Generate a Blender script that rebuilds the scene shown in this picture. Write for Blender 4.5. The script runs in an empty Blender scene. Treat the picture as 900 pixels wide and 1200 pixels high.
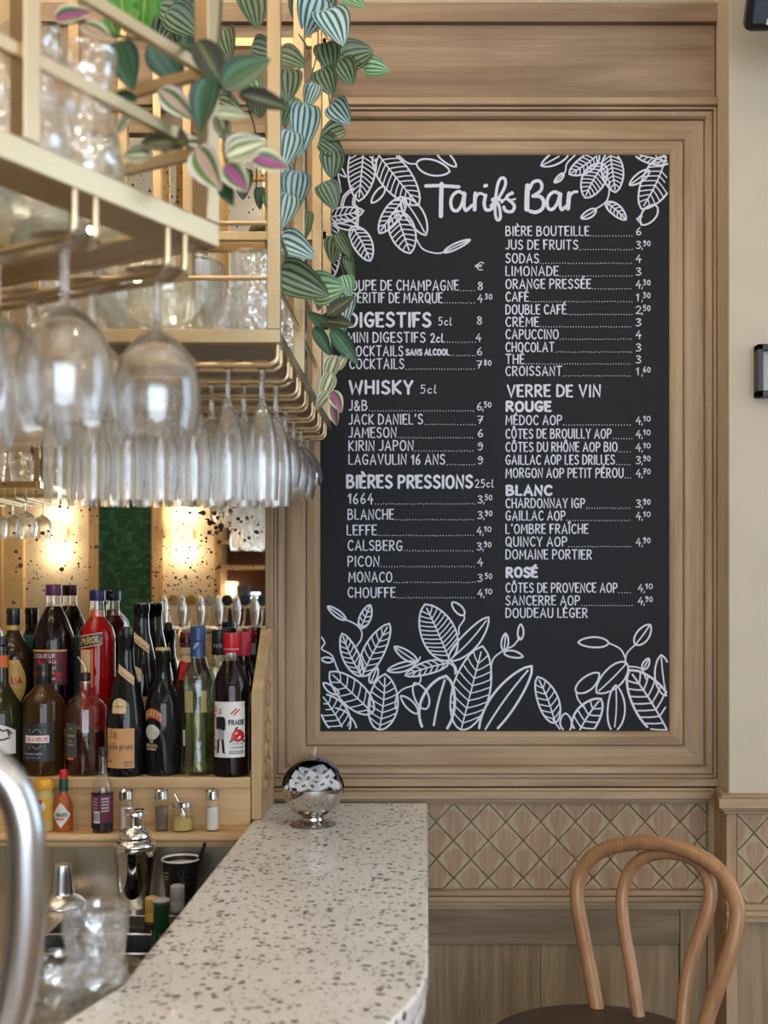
import bpy, math, random
from mathutils import Vector, Matrix
random.seed(7)
PI = math.pi
SC = bpy.context.scene
COL = SC.collection

# ------------------------------------------------------------------ camera, world, exposure, lights
F = 1350.0            # focal length in pixels of the 900x1200 frame
E = 1.28              # eye height
D = 2.55              # distance of the panelled wall
def W(px, py, Y):     # point at distance Y that the photo shows at px,py (used to place real things)
    return Vector(((px-500)*Y/F, Y, E+(698-py)*Y/F))
cam = bpy.data.cameras.new('camera'); camo = bpy.data.objects.new('camera', cam); COL.objects.link(camo)
camo.location = (0, 0, E); camo.rotation_euler = (PI/2, 0, 0)
cam.sensor_width = 36; cam.lens = 36*F/1200
cam.shift_x = -50/1200; cam.shift_y = 98/1200
cam.clip_start = .05
cam.dof.use_dof = True; cam.dof.focus_distance = 2.45; cam.dof.aperture_fstop = 5.0
SC.camera = camo
SC.view_settings.view_transform = 'Standard'; SC.view_settings.look = 'None'
SC.view_settings.gamma = 1; SC.view_settings.exposure = 0.3
SC.view_settings.use_curve_mapping = False
SC.cycles.max_bounces = 36; SC.cycles.transmission_bounces = 32; SC.cycles.glossy_bounces = 8
SC.cycles.diffuse_bounces = 4; SC.cycles.transparent_max_bounces = 64
SC.cycles.caustics_refractive = False; SC.cycles.caustics_reflective = False
SC.cycles.sample_clamp_indirect = 10.0
wd = bpy.data.worlds.new('world'); SC.world = wd; wd.use_nodes = True
wd.node_tree.nodes['Background'].inputs[0].default_value = (.70, .83, 1, 1)
wd.node_tree.nodes['Background'].inputs[1].default_value = 1.0

def area(name, loc, target, sx, sy, power, col, spread=PI):
    l = bpy.data.lights.new(name, 'AREA'); l.shape = 'RECTANGLE'; l.size = sx; l.size_y = sy
    l.energy = power; l.color = col; l.spread = spread
    o = bpy.data.objects.new(name, l); COL.objects.link(o); o.location = loc
    o.rotation_euler = (Vector(target)-Vector(loc)).to_track_quat('-Z', 'Y').to_euler(); return o
def point(name, loc, power, col, r=.03):
    l = bpy.data.lights.new(name, 'POINT'); l.energy = power; l.color = col; l.shadow_soft_size = r
    o = bpy.data.objects.new(name, l); COL.objects.link(o); o.location = loc; return o
DAY = (.76, .87, 1.0); WARM = (1.0, .79, .55)
area('daylight_shopfront', (1.0, -2.72, 1.55), (.6, 2.5, 1.3), 3.6, 2.2, 92, DAY)
area('daylight_side', (2.93, 1.72, 1.95), (-.6, 1.2, 1.5), 1.5, 2.1, 18, (.56, .76, 1.0))
# ceiling downlights over the bar (warm), above the picture
for x in (-1.9, -1.35, -.85, -.45):
    for y in (.75, 1.3, 1.75, 2.2): point('bar_downlight_lamp', (x+.1*math.sin(y*9), y, 3.02), 2.3, WARM, .022)
for x in (-1.6, -.6, .4, 1.3, 2.2):  # unseen lamps added on the customer side to put sparkles on the glass
    for y in (-2.2, -1.3, -.4, .5, 1.4):
        if x > 0 or y < .6: point('added_sparkle_lamp', (x, y, 3.02), 1.9, (1, .90, .76), .022)

# ------------------------------------------------------------------ materials
def srgb(r, g, b):
    f = lambda c: (c/255/12.92) if c/255 <= .04045 else ((c/255+.055)/1.055)**2.4
    return (f(r), f(g), f(b), 1)
class NT:
    def __init__(s, name):
        s.m = bpy.data.materials.new(name); s.m.use_nodes = True
        s.t = s.m.node_tree; s.n = s.t.nodes; s.b = s.n['Principled BSDF']; s.o = s.n['Material Output']
    def add(s, typ, ins=None, **kw):
        n = s.n.new(typ)
        for k, v in kw.items(): setattr(n, k, v)
        for k, v in (ins or {}).items():
            if isinstance(v, bpy.types.NodeSocket): s.t.links.new(v, n.inputs[k])
            else: n.inputs[k].default_value = v
        return n
    def ramp(s, fac, stops, interp='LINEAR'):
        r = s.n.new('ShaderNodeValToRGB'); r.color_ramp.interpolation = interp
        el = r.color_ramp.elements
        while len(el) < len(stops): el.new(.5)
        for e, (p, c) in zip(el, stops): e.position = p; e.color = c
        s.t.links.new(fac, r.inputs[0]); return r.outputs[0]
    def set(s, **kw):
        for k, v in kw.items():
            k = {'col': 'Base Color', 'rough': 'Roughness', 'metal': 'Metallic', 'coat': 'Coat Weight', 'normal': 'Normal',
                 'spec': 'Specular IOR Level', 'trans': 'Transmission Weight', 'ior': 'IOR', 'ecol': 'Emission Color', 'estr': 'Emission Strength', 'alpha': 'Alpha'}.get(k, k)
            if isinstance(v, bpy.types.NodeSocket): s.t.links.new(v, s.b.inputs[k])
            else: s.b.inputs[k].default_value = v
        return s
    def bump(s, h, strength=.2, dist=.002):
        return s.add('ShaderNodeBump', {'Height': h, 'Strength': strength, 'Distance': dist}).outputs[0]
def plain(name, col, rough=.5, metal=0, coat=0, noise=.06, nscale=30, **kw):
    """plain colour with a faint procedural mottling"""
    t = NT(name); tc = t.add('ShaderNodeTexCoord').outputs['Object']
    no = t.add('ShaderNodeTexNoise', {'Vector': tc, 'Scale': nscale, 'Detail': 3.0}).outputs[0]
    a = tuple(max(0, c*(1-noise)) for c in col[:3])+(1,); b = tuple(min(1, c*(1+noise)) for c in col[:3])+(1,)
    t.set(col=t.ramp(no, [(.3, a), (.7, b)]), rough=rough, metal=metal, coat=coat, **kw); return t.m
def wood(name, c1, c2, axis='x', rough=.5, scale=1.0, bumps=.25, grain=.55):
    t = NT(name); tc = t.add('ShaderNodeTexCoord').outputs['Object']
    rnd = t.add('ShaderNodeObjectInfo').outputs['Random']
    off = t.add('ShaderNodeVectorMath', {0: tc}, operation='ADD')
    cx = t.add('ShaderNodeCombineXYZ', {0: t.add('ShaderNodeMath', {0: rnd, 1: 7.3}, operation='MULTIPLY').outputs[0],
                                        1: t.add('ShaderNodeMath', {0: rnd, 1: 3.1}, operation='MULTIPLY').outputs[0],
                                        2: t.add('ShaderNodeMath', {0: rnd, 1: 5.7}, operation='MULTIPLY').outputs[0]}).outputs[0]
    t.t.links.new(cx, off.inputs[1])
    sc = {'x': (1.2, 14, 14), 'z': (14, 14, 1.2), 'y': (14, 1.2, 14)}[axis]
    mp = t.add('ShaderNodeMapping', {'Vector': off.outputs[0], 'Scale': tuple(v*scale for v in sc)}).outputs[0]
    n1 = t.add('ShaderNodeTexNoise', {'Vector': mp, 'Scale': 1.6, 'Detail': 7.0, 'Roughness': .62, 'Distortion': .55}).outputs[0]
    mp2 = t.add('ShaderNodeMapping', {'Vector': off.outputs[0], 'Scale': tuple(v*scale*(1.5 if v < 2 else 9) for v in sc)}).outputs[0]
    n2 = t.add('ShaderNodeTexNoise', {'Vector': mp2, 'Scale': 1.4, 'Detail': 4.0, 'Roughness': .6}).outputs[0]
    mx = t.add('ShaderNodeMath', {0: t.add('ShaderNodeMath', {0: n1, 1: 1-.45*grain}, operation='MULTIPLY').outputs[0],
                                  1: t.add('ShaderNodeMath', {0: n2, 1: .45*grain}, operation='MULTIPLY').outputs[0]}, operation='ADD').outputs[0]
    dk = tuple(c*.78 for c in c2[:3])+(1,)
    t.set(col=t.ramp(mx, [(.33, dk), (.44, c2), (.58, c1), (.72, tuple(min(1, c*1.12) for c in c1[:3])+(1,))]),
          rough=rough, normal=t.bump(mx, bumps, .0015)); return t.m
OAK1, OAK2 = srgb(174, 149, 119), srgb(154, 128, 98)
M = {}
M['oak_h'] = wood('oak_horizontal', OAK1, OAK2, 'x'); M['oak_v'] = wood('oak_vertical', OAK1, OAK2, 'z')
M['oak_y'] = wood('oak_depth', OAK1, OAK2, 'y')
M['plank'] = wood('oak_plank', srgb(158, 134, 109), srgb(137, 112, 89), 'x', scale=.8)
M['panel_v'] = wood('oak_panel', srgb(152, 131, 103), srgb(128, 107, 80), 'z', scale=1.2)
M['panel_h'] = wood('oak_rail', srgb(138, 118, 93), srgb(116, 96, 74), 'x')
M['bar_wood'] = wood('bar_oak', srgb(214, 182, 138), srgb(194, 160, 116), 'x', scale=.8, bumps=.1)
M['bar_wood_v'] = wood('bar_oak_side', srgb(206, 174, 132), srgb(184, 150, 110), 'z', scale=.8, bumps=.1)
M['beech'] = wood('steamed_beech', srgb(172, 130, 94), srgb(158, 116, 82), 'z', rough=.32, scale=1.5, bumps=.05, grain=.8)
M['seat'] = plain('dark_seat_leather', srgb(62, 44, 36), .42, nscale=60)
def tile_material():
    t = NT('lozenge_oak'); uv = t.add('ShaderNodeUVMap').outputs[0]
    sep = t.add('ShaderNodeSeparateXYZ', {0: uv})
    rnd = t.add('ShaderNodeObjectInfo').outputs['Random']
    # rounded-head worn patch of bare wood in the middle of each lozenge, pale limed edges
    m = lambda op, a, b=0.0: t.add('ShaderNodeMath', {0: a, 1: b}, operation=op).outputs[0]
    x, y = sep.outputs[0], sep.outputs[1]
    yy = m('SUBTRACT', y, .06); ax = m('ABSOLUTE', x)
    r1 = m('SQRT', m('ADD', m('POWER', ax, 2.0), m('POWER', m('ABSOLUTE', yy), 2.0)))
    r2 = m('ADD', ax, m('MULTIPLY', m('ABSOLUTE', yy), .46))
    up = m('GREATER_THAN', yy, 0.0)
    r = m('ADD', m('MULTIPLY', up, r1), m('MULTIPLY', m('SUBTRACT', 1.0, up), r2))
    tc = t.add('ShaderNodeTexCoord').outputs['Object']
    co = t.add('ShaderNodeVectorMath', {0: tc, 1: t.add('ShaderNodeCombineXYZ', {0: m('MULTIPLY', rnd, 9.0), 2: m('MULTIPLY', rnd, 5.0)}).outputs[0]}, operation='ADD').outputs[0]
    mp = t.add('ShaderNodeMapping', {'Vector': co, 'Scale': (95, 40, 7)}).outputs[0]
    g = t.add('ShaderNodeTexNoise', {'Vector': mp, 'Scale': 1.5, 'Detail': 4.0, 'Roughness': .6}).outputs[0]
    w = t.add('ShaderNodeTexNoise', {'Vector': co, 'Scale': 24.0, 'Detail': 2.0}).outputs[0]
    rr = m('ADD', r, m('ADD', m('MULTIPLY', m('SUBTRACT', w, .5), .5), m('MULTIPLY', m('SUBTRACT', rnd, .5), .14)))
    k = t.ramp(rr, [(.52, (1, 1, 1, 1)), (.63, (0, 0, 0, 1))])
    ca = t.ramp(g, [(.3, srgb(146, 116, 90)), (.7, srgb(170, 140, 112))])
    cb = t.ramp(g, [(.3, srgb(160, 142, 110)), (.7, srgb(178, 160, 128))])
    mix = t.add('ShaderNodeMix', data_type='RGBA'); t.t.links.new(k, mix.inputs[0]); t.t.links.new(cb, mix.inputs[6]); t.t.links.new(ca, mix.inputs[7])
    t.set(col=mix.outputs[2], rough=.55, normal=t.bump(g, .2, .001)); return t.m
M['lozenge'] = tile_material()
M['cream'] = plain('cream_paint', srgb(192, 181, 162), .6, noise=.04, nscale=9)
M['cream2'] = plain('cream_paint_shaded', srgb(180, 169, 143), .6, noise=.04, nscale=9)  # same cream, darkened in the colour for the shaded pier return
M['ceiling'] = plain('ceiling_paint', srgb(220, 212, 196), .8)
M['floor'] = wood('floor_oak', srgb(150, 118, 84), srgb(120, 90, 62), 'y', scale=.6)
M['board'] = plain('blackboard_vinyl', srgb(22, 24, 30), .62, spec=.25, noise=.05, nscale=4)
M['chalk'] = plain('chalk_paint', srgb(214, 218, 234), .7, noise=.05, nscale=120)
def metal_mat(name, col, rough, streak=(3, 3, 60), var=.1):
    t = NT(name); tc = t.add('ShaderNodeTexCoord').outputs['Object']
    mp = t.add('ShaderNodeMapping', {'Vector': tc, 'Scale': streak}).outputs[0]
    n = t.add('ShaderNodeTexNoise', {'Vector': mp, 'Scale': 4.0, 'Detail': 4.0}).outputs[0]
    r = t.add('ShaderNodeMapRange', {'Value': n, 'To Min': rough*(1-var*2), 'To Max': rough*(1+var*2)}).outputs[0]
    a = tuple(c*(1-var) for c in col[:3])+(1,)
    t.set(col=t.ramp(n, [(.3, a), (.7, col)]), rough=r, metal=1.0); return t.m
M['brass'] = metal_mat('satin_brass', srgb(206, 184, 148), .33, var=.06)
M['chrome'] = metal_mat('chrome', srgb(235, 235, 238), .06, var=.03)
M['bowl_steel'] = metal_mat('polished_bowl_steel', srgb(196, 192, 188), .10, (3, 3, 3), .05)
M['steel'] = metal_mat('brushed_steel', srgb(196, 188, 174), .30, (80, 3, 3))
M['steel_tube'] = metal_mat('satin_steel_tube', srgb(214, 214, 220), .25, (40, 40, 3))
M['mirror'] = metal_mat('antique_mirror', srgb(242, 236, 222), .012, (2, 2, 2), .02)
M['tarnish'] = plain('tarnish', srgb(82, 66, 48), .7)
def thin_glass(name, tint, gloss=1.0, refr=.35, rough=0.0, bump=.12, blend=.06, cut=0, pwr=5.0):
    t = NT(name); t.n.remove(t.b)
    tr = t.add('ShaderNodeBsdfTransparent', {'Color': tint})
    gl = t.add('ShaderNodeBsdfGlass', {'Color': tuple(min(1, c*1.0) for c in tint[:3])+(1,), 'Roughness': rough, 'IOR': 1.45})
    go = t.add('ShaderNodeBsdfGlossy', {'Color': (1, 1, 1, 1), 'Roughness': .03+rough})
    tco = t.add('ShaderNodeTexCoord').outputs['Object']
    noi = t.add('ShaderNodeTexVoronoi', {'Vector': tco, 'Scale': float(cut)}) if cut else t.add('ShaderNodeTexNoise', {'Vector': tco, 'Scale': 35.0})
    bp = t.add('ShaderNodeBump', {'Height': noi.outputs[0], 'Strength': bump, 'Distance': .004})
    t.t.links.new(bp.outputs[0], gl.inputs['Normal']); t.t.links.new(bp.outputs[0], go.inputs['Normal'])
    fr = t.add('ShaderNodeLayerWeight', {'Blend': .5, 'Normal': bp.outputs[0]}).outputs['Facing']
    pw = t.add('ShaderNodeMath', {0: fr, 1: pwr}, operation='POWER').outputs[0]
    f2 = t.add('ShaderNodeMath', {0: pw, 1: gloss, 2: blend}, operation='MULTIPLY_ADD').outputs[0]; t.n[-1].use_clamp = True
    m1 = t.add('ShaderNodeMixShader', {0: refr, 1: tr.outputs[0], 2: gl.outputs[0]})
    m2 = t.add('ShaderNodeMixShader', {0: f2, 1: m1.outputs[0], 2: go.outputs[0]})
    t.t.links.new(m2.outputs[0], t.o.inputs[0]); return t.m
M['glass'] = thin_glass('clear_glass', (.985, .99, .985, 1), .7, .10)
M['crystal'] = thin_glass('drinking_glass', (.997, .998, .999, 1), .50, .85, bump=.03, blend=.035, pwr=3.4)
M['cut_glass'] = thin_glass('cut_glass', (.985, .99, .995, 1), .55, .16, .02, bump=.8, blend=.14, cut=70)
M['bowl_glass'] = thin_glass('bowl_glass', (.97, .985, .97, 1), 1.0, .35, bump=.05, blend=.05, pwr=2.6)
M['shelf_glass'] = thin_glass('shelf_glass', (.90, .94, .92, 1), .8, .1, .1)
M['film'] = thin_glass('plastic_film', (.93, .94, .95, 1), 1.2, .05, .1)
def leaf_mat(name, kind):
    t = NT(name); uv = t.add('ShaderNodeUVMap').outputs[0]; sep = t.add('ShaderNodeSeparateXYZ', {0: uv})
    m = lambda op, a, b=0.0: t.add('ShaderNodeMath', {0: a, 1: b}, operation=op).outputs[0]
    no = t.add('ShaderNodeTexNoise', {'Vector': uv, 'Scale': 5.0, 'Detail': 3.0}).outputs[0]
    u = m('ADD', m('ABSOLUTE', sep.outputs[0]), m('MULTIPLY', m('SUBTRACT', no, .5), .08))
    if kind[0] == 'pep':
        dark, pale = kind[1], kind[2]
        s = m('ABSOLUTE', m('SINE', m('MULTIPLY', u, 3.1*PI/1.15)))
        edge = t.ramp(u, [(.86, (1, 1, 1, 1)), (.97, (0, 0, 0, 1))])
        k = m('MULTIPLY', s, edge)
        c = t.ramp(k, [(.0, dark), (.50, dark), (.76, pale), (1, pale)])
    else:
        c = t.ramp(u, kind[1])
    t.set(col=c, rough=.38, normal=t.bump(m('SINE', m('MULTIPLY', u, 22.0)), .15, .002))
    t.b.inputs['Subsurface Weight'].default_value = 0
    return t.m
G1, G2, P1, P2 = srgb(52, 84, 40), srgb(40, 92, 84), srgb(196, 204, 184), srgb(196, 222, 228)
M['pep_dark'] = leaf_mat('peperomia_dark', ('pep', srgb(30, 60, 26), srgb(122, 142, 112)))
M['pep_sheen'] = leaf_mat('peperomia_sheen', ('pep', srgb(36, 92, 82), srgb(186, 212, 218)))  # same leaf, with the bluish daylight sheen painted into its colour
M['pep_light'] = leaf_mat('peperomia_light', ('pep', srgb(56, 108, 60), srgb(154, 190, 150)))
cream_, green_, dgreen, pink_ = srgb(232, 226, 196), srgb(112, 134, 72), srgb(48, 82, 52), srgb(206, 150, 150)
M['trad_cream'] = leaf_mat('inch_plant_cream', ('t', [(0, cream_), (.16, cream_), (.24, green_), (.46, green_), (.56, cream_), (.78, dgreen), (.9, cream_)]))
M['trad_pink'] = leaf_mat('inch_plant_pink', ('t', [(0, pink_), (.2, srgb(220, 190, 170)), (.34, green_), (.6, srgb(90, 120, 60)), (.74, cream_), (1, srgb(226, 206, 210))]))
M['trad_purple'] = leaf_mat('inch_plant_purple', ('t', [(0, srgb(160, 60, 120)), (.3, srgb(170, 90, 140)), (.45, dgreen), (.7, srgb(120, 150, 90)), (.85, cream_)]))
M['trad_green'] = leaf_mat('inch_plant_green', ('t', [(0, srgb(70, 110, 66)), (.2, srgb(44, 84, 56)), (.5, srgb(76, 120, 92)), (.8, srgb(44, 76, 60))]))
M['trad_dark'] = leaf_mat('inch_plant_dark', ('t', [(0, srgb(110, 120, 52)), (.2, srgb(58, 68, 36)), (.6, srgb(70, 52, 50)), (.9, srgb(52, 74, 44))]))
M['pothos'] = leaf_mat('pothos_green', ('t', [(0, srgb(150, 190, 90)), (.15, srgb(80, 150, 60)), (.8, srgb(96, 166, 76))]))
M['stem'] = plain('green_stem', srgb(92, 88, 52), .6)
def terrazzo():
    t = NT('terrazzo'); tc = t.add('ShaderNodeTexCoord').outputs['Object']
    wob = t.add('ShaderNodeTexNoise', {'Vector': tc, 'Scale': 55.0, 'Detail': 2.0}).outputs[1]
    def layer(scale, size, keep, off):
        v = t.add('ShaderNodeVectorMath', {0: tc, 1: (off, off*1.7, 0)}, operation='ADD').outputs[0]
        wv = t.add('ShaderNodeVectorMath', {0: wob, 'Scale': .016}, operation='SCALE').outputs[0]
        v = t.add('ShaderNodeVectorMath', {0: v, 1: wv}, operation='ADD').outputs[0]
        mp = t.add('ShaderNodeMapping', {'Vector': v, 'Rotation': (0, 0, off), 'Scale': (1, 1.15, 1)}).outputs[0]
        vo = t.add('ShaderNodeTexVoronoi', {'Vector': mp, 'Scale': scale, 'Randomness': 1.0}, voronoi_dimensions='3D')
        sz = t.add('ShaderNodeSeparateXYZ', {0: vo.outputs['Color']})
        lim = t.add('ShaderNodeMath', {0: sz.outputs[0], 1: keep}, operation='SUBTRACT').outputs[0]
        lim = t.add('ShaderNodeMath', {0: lim, 1: size}, operation='MULTIPLY').outputs[0]
        return t.add('ShaderNodeMath', {0: vo.outputs['Distance'], 1: lim}, operation='LESS_THAN').outputs[0], sz.outputs[1]
    a, ca = layer(92, .95, .44, 0); b, cb = layer(165, .95, .54, 3.3); c, cc = layer(30, .2, .62, 1.7)
    base = t.ramp(t.add('ShaderNodeTexNoise', {'Vector': tc, 'Scale': 7.0, 'Detail': 4.0}).outputs[0], [(.3, srgb(236, 231, 226)), (.7, srgb(246, 242, 238))])
    cola = t.ramp(ca, [(0, srgb(64, 52, 46)), (.6, srgb(90, 76, 66)), (1, srgb(128, 108, 94))])
    colb = t.ramp(cb, [(0, srgb(96, 82, 72)), (1, srgb(168, 150, 134))])
    def mix(f, x, y):
        n = t.add('ShaderNodeMix', data_type='RGBA'); t.t.links.new(f, n.inputs[0]); t.t.links.new(x, n.inputs[6]); t.t.links.new(y, n.inputs[7]); return n.outputs[2]
    col = mix(b, base, colb); col = mix(a, col, cola)
    t.set(col=col, rough=.28, coat=.1); return t.m
M['terrazzo'] = terrazzo()
def glossdark(name, col, **kw): return plain(name, col, .05, noise=.03, spec=.38, **kw)
M['black_glass'] = glossdark('black_bottle_glass', srgb(22, 22, 24))
M['wine_glass_liquid'] = glossdark('dark_red_liqueur', srgb(24, 9, 13))
M['amber'] = glossdark('amber_liqueur', srgb(62, 38, 14)); M['cognac'] = glossdark('cognac_red', srgb(58, 18, 14))
M['orange_red'] = glossdark('red_aperitif', srgb(150, 14, 14)); M['olive_glass'] = glossdark('olive_bottle_glass', srgb(46, 44, 22))
M['green_glass'] = glossdark('green_bottle_glass', srgb(12, 58, 30)); M['brown_glass'] = glossdark('brown_bottle_glass', srgb(50, 34, 18))
M['green_tint'] = thin_glass('pale_green_glass', (.93, .97, .88, 1), 1.0, .2)
M['pale_liquid'] = thin_glass('pale_yellow_liquid', (.84, .83, .56, 1), .3, .05)
M['sauce'] = plain('orange_sauce', srgb(176, 88, 34), .25); M['mustard'] = plain('mustard', srgb(206, 178, 110), .6)
M['salt'] = plain('salt', srgb(236, 232, 226), .9); M['pepper'] = plain('pepper', srgb(120, 108, 92), .9, noise=.4, nscale=400)
for n, c, r in [('black', (24, 24, 26), .35), ('white', (232, 230, 226), .5), ('paper', (226, 216, 190), .6), ('red', (196, 20, 36), .3), ('darkred', (112, 24, 34), .35),
                ('blue', (48, 74, 124), .35), ('navy', (26, 34, 92), .35), ('purple', (92, 40, 84), .35), ('gold', (206, 170, 84), .4), ('tan', (206, 154, 100), .6), ('orange', (224, 110, 44), .5),
                ('kraft', (214, 186, 140), .6), ('grey', (70, 70, 72), .5), ('green', (18, 72, 50), .35), ('yellow', (232, 168, 40), .4), ('lightgrey', (170, 170, 172), .4),
                ('plum', (104, 30, 58), .5), ('teal', (30, 78, 72), .4), ('cherry', (170, 34, 52), .5), ('brown', (92, 52, 34), .5), ('skin', (196, 160, 130), .6), ('bluegrey', (40, 46, 66), .5)]:
    M[n] = plain('print_'+n, srgb(*c), r)
M['charcoal'] = plain('print_charcoal', srgb(36, 35, 36), .4)
M['teal_tile'] = plain('teal_tile', srgb(80, 150, 152), .25); M['grout'] = plain('grout', srgb(22, 36, 30), .8)
M['mosaic'] = plain('green_mosaic', srgb(48, 104, 78), .25, noise=.3, nscale=22)
def emis(name, col, s):
    t = NT(name); t.set(col=col, ecol=col, estr=s); return t.m
M['bulb'] = emis('lamp_glow', (1, .78, .48, 1), 14.0); M['led'] = emis('blue_led', (.45, .65, 1, 1), 9.0)
M['screen'] = emis('screen_glow', (.62, .78, .80, 1), .7); M['win'] = emis('lit_hatch', (1, .88, .66, 1), 1.6)

# ------------------------------------------------------------------ mesh helpers
class MB:
    def __init__(s): s.v = []; s.f = []; s.mi = []; s.uv = {}
    def add(s, vs, fs, mi=0):
        o = len(s.v); s.v += [tuple(v) for v in vs]; s.f += [tuple(i+o for i in f) for f in fs]; s.mi += [mi]*len(fs); return s
    def box(s, x0, x1, y0, y1, z0, z1, mi=0):
        v = [(x, y, z) for x in (x0, x1) for y in (y0, y1) for z in (z0, z1)]
        return s.add(v, [(0, 1, 3, 2), (4, 6, 7, 5), (0, 4, 5, 1), (2, 3, 7, 6), (0, 2, 6, 4), (1, 5, 7, 3)], mi)
    def bar(s, a, b, w, h, up=(0, 0, 1), mi=0):
        a, b = Vector(a), Vector(b); d = (b-a).normalized(); u = Vector(up)
        r = d.cross(u).normalized(); u = r.cross(d).normalized()
        v = [p+r*(sx*w/2)+u*(sy*h/2) for p in (a, b) for sx, sy in ((-1, -1), (1, -1), (1, 1), (-1, 1))]
        return s.add(v, [(0, 1, 2, 3), (7, 6, 5, 4), (0, 4, 5, 1), (1, 5, 6, 2), (2, 6, 7, 3), (3, 7, 4, 0)], mi)
    def tube(s, pts, r, seg=12, mi=0, cap=True):
        pts = [Vector(p) for p in pts]; n = len(pts); rr = r if isinstance(r, (list, tuple)) else [r]*n
        rings = []; prev = None
        for i, p in enumerate(pts):
            t = (pts[min(i+1, n-1)]-pts[max(i-1, 0)]).normalized()
            if prev is None:
                a = Vector((0, 0, 1)) if abs(t.z) < .9 else Vector((1, 0, 0)); x = t.cross(a).normalized()
            else: x = (prev-t*prev.dot(t)).normalized()
            prev = x; y = t.cross(x)
            rings.append([p+x*(rr[i]*math.cos(2*PI*k/seg))+y*(rr[i]*math.sin(2*PI*k/seg)) for k in range(seg)])
        v = [q for R in rings for q in R]
        f = [(i*seg+k, i*seg+(k+1) % seg, (i+1)*seg+(k+1) % seg, (i+1)*seg+k) for i in range(n-1) for k in range(seg)]
        if cap: f += [tuple(range(seg-1, -1, -1)), tuple((n-1)*seg+k for k in range(seg))]
        return s.add(v, f, mi)
    def lathe(s, prof, seg=32, c=(0, 0, 0), mi=0, close=False, fac=None):
        v = []; f = []; n = len(prof); cx, cy, cz = c
        for (r, z) in prof:
            for k in range(seg):
                a = 2*PI*k/seg; q = r*(fac(a, z) if fac else 1); v.append((cx+q*math.cos(a), cy+q*math.sin(a), cz+z))
        m = n if close else n-1
        for i in range(m):
            j = (i+1) % n
            for k in range(seg): f.append((i*seg+k, i*seg+(k+1) % seg, j*seg+(k+1) % seg, j*seg+k))
        if not close:
            if prof[0][0] > 1e-4: f.append(tuple(range(seg-1, -1, -1)))
            if prof[-1][0] > 1e-4: f.append(tuple((n-1)*seg+k for k in range(seg)))
        return s.add(v, f, mi)
    def prism(s, poly, z0, z1, mi=0):
        n = len(poly); v = [(x, y, z0) for x, y in poly]+[(x, y, z1) for x, y in poly]
        return s.add(v, [tuple(range(n-1, -1, -1)), tuple(range(n, 2*n))]+[(i, (i+1) % n, n+(i+1) % n, n+i) for i in range(n)], mi)
    def mesh(s, name, mats, smooth=30):
        me = bpy.data.meshes.new(name); me.from_pydata(s.v, [], s.f)
        for m in (mats if isinstance(mats, (list, tuple)) else [mats]): me.materials.append(m)
        if any(s.mi): me.polygons.foreach_set('material_index', s.mi)
        me.validate(); me.update()
        if smooth:
            me.polygons.foreach_set('use_smooth', [True]*len(me.polygons)); me.set_sharp_from_angle(angle=math.radians(smooth))
        return me
    def obj(s, name, mats, parent=None, smooth=30, bevel=0, fixn=False, **kw):
        me = s.mesh(name, mats, smooth); return link(name, me, parent, bevel, fixn, **kw)
def link(name, me, parent=None, bevel=0, fixn=False, loc=None, rot=None):
    if fixn:
        import bmesh
        bm = bmesh.new(); bm.from_mesh(me); bmesh.ops.remove_doubles(bm, verts=bm.verts, dist=1e-6); bmesh.ops.recalc_face_normals(bm, faces=bm.faces); bm.to_mesh(me); bm.free()
    o = bpy.data.objects.new(name, me); COL.objects.link(o)
    if parent is not None: o.parent = parent
    if loc is not None: o.location = loc
    if rot is not None: o.rotation_euler = rot
    if bevel:
        b = o.modifiers.new('bevel', 'BEVEL'); b.width = bevel; b.segments = 2; b.limit_method = 'ANGLE'; b.harden_normals = False
    return o
def tag(o, label=None, cat=None, group=None, kind=None):
    if label: o['label'] = label
    if cat: o['category'] = cat
    if group: o['group'] = group
    if kind: o['kind'] = kind
    return o
def thing(name, label, cat, loc=(0, 0, 0), rotz=0, group=None):
    o = bpy.data.objects.new(name, None); COL.objects.link(o); o.location = loc; o.rotation_euler = (0, 0, rotz); o.empty_display_size = .05
    return tag(o, label, cat, group)
def kids(o): return [c for c in bpy.data.objects if c.parent == o]
def copy_tree(o, parent=None):
    c = o.copy(); COL.objects.link(c)
    if parent is not None: c.parent = parent
    for ch in kids(o): copy_tree(ch, c)
    return c
def cr(pts, n=6, closed=False):   # Catmull-Rom
    P = [Vector(p) for p in pts]
    if len(P) < 3: return P
    out = []; N = len(P)
    rng = range(N) if closed else range(N-1)
    for i in rng:
        if closed: p0, p1, p2, p3 = P[(i-1) % N], P[i], P[(i+1) % N], P[(i+2) % N]
        else: p0, p1, p2, p3 = P[max(i-1, 0)], P[i], P[i+1], P[min(i+2, N-1)]
        for k in range(n):
            t = k/n; out.append(.5*((2*p1)+(p2-p0)*t+(2*p0-5*p1+4*p2-p3)*t*t+(3*p1-p0-3*p2+p3)*t**3))
    out.append(P[0] if closed else P[-1]); return out

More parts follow.
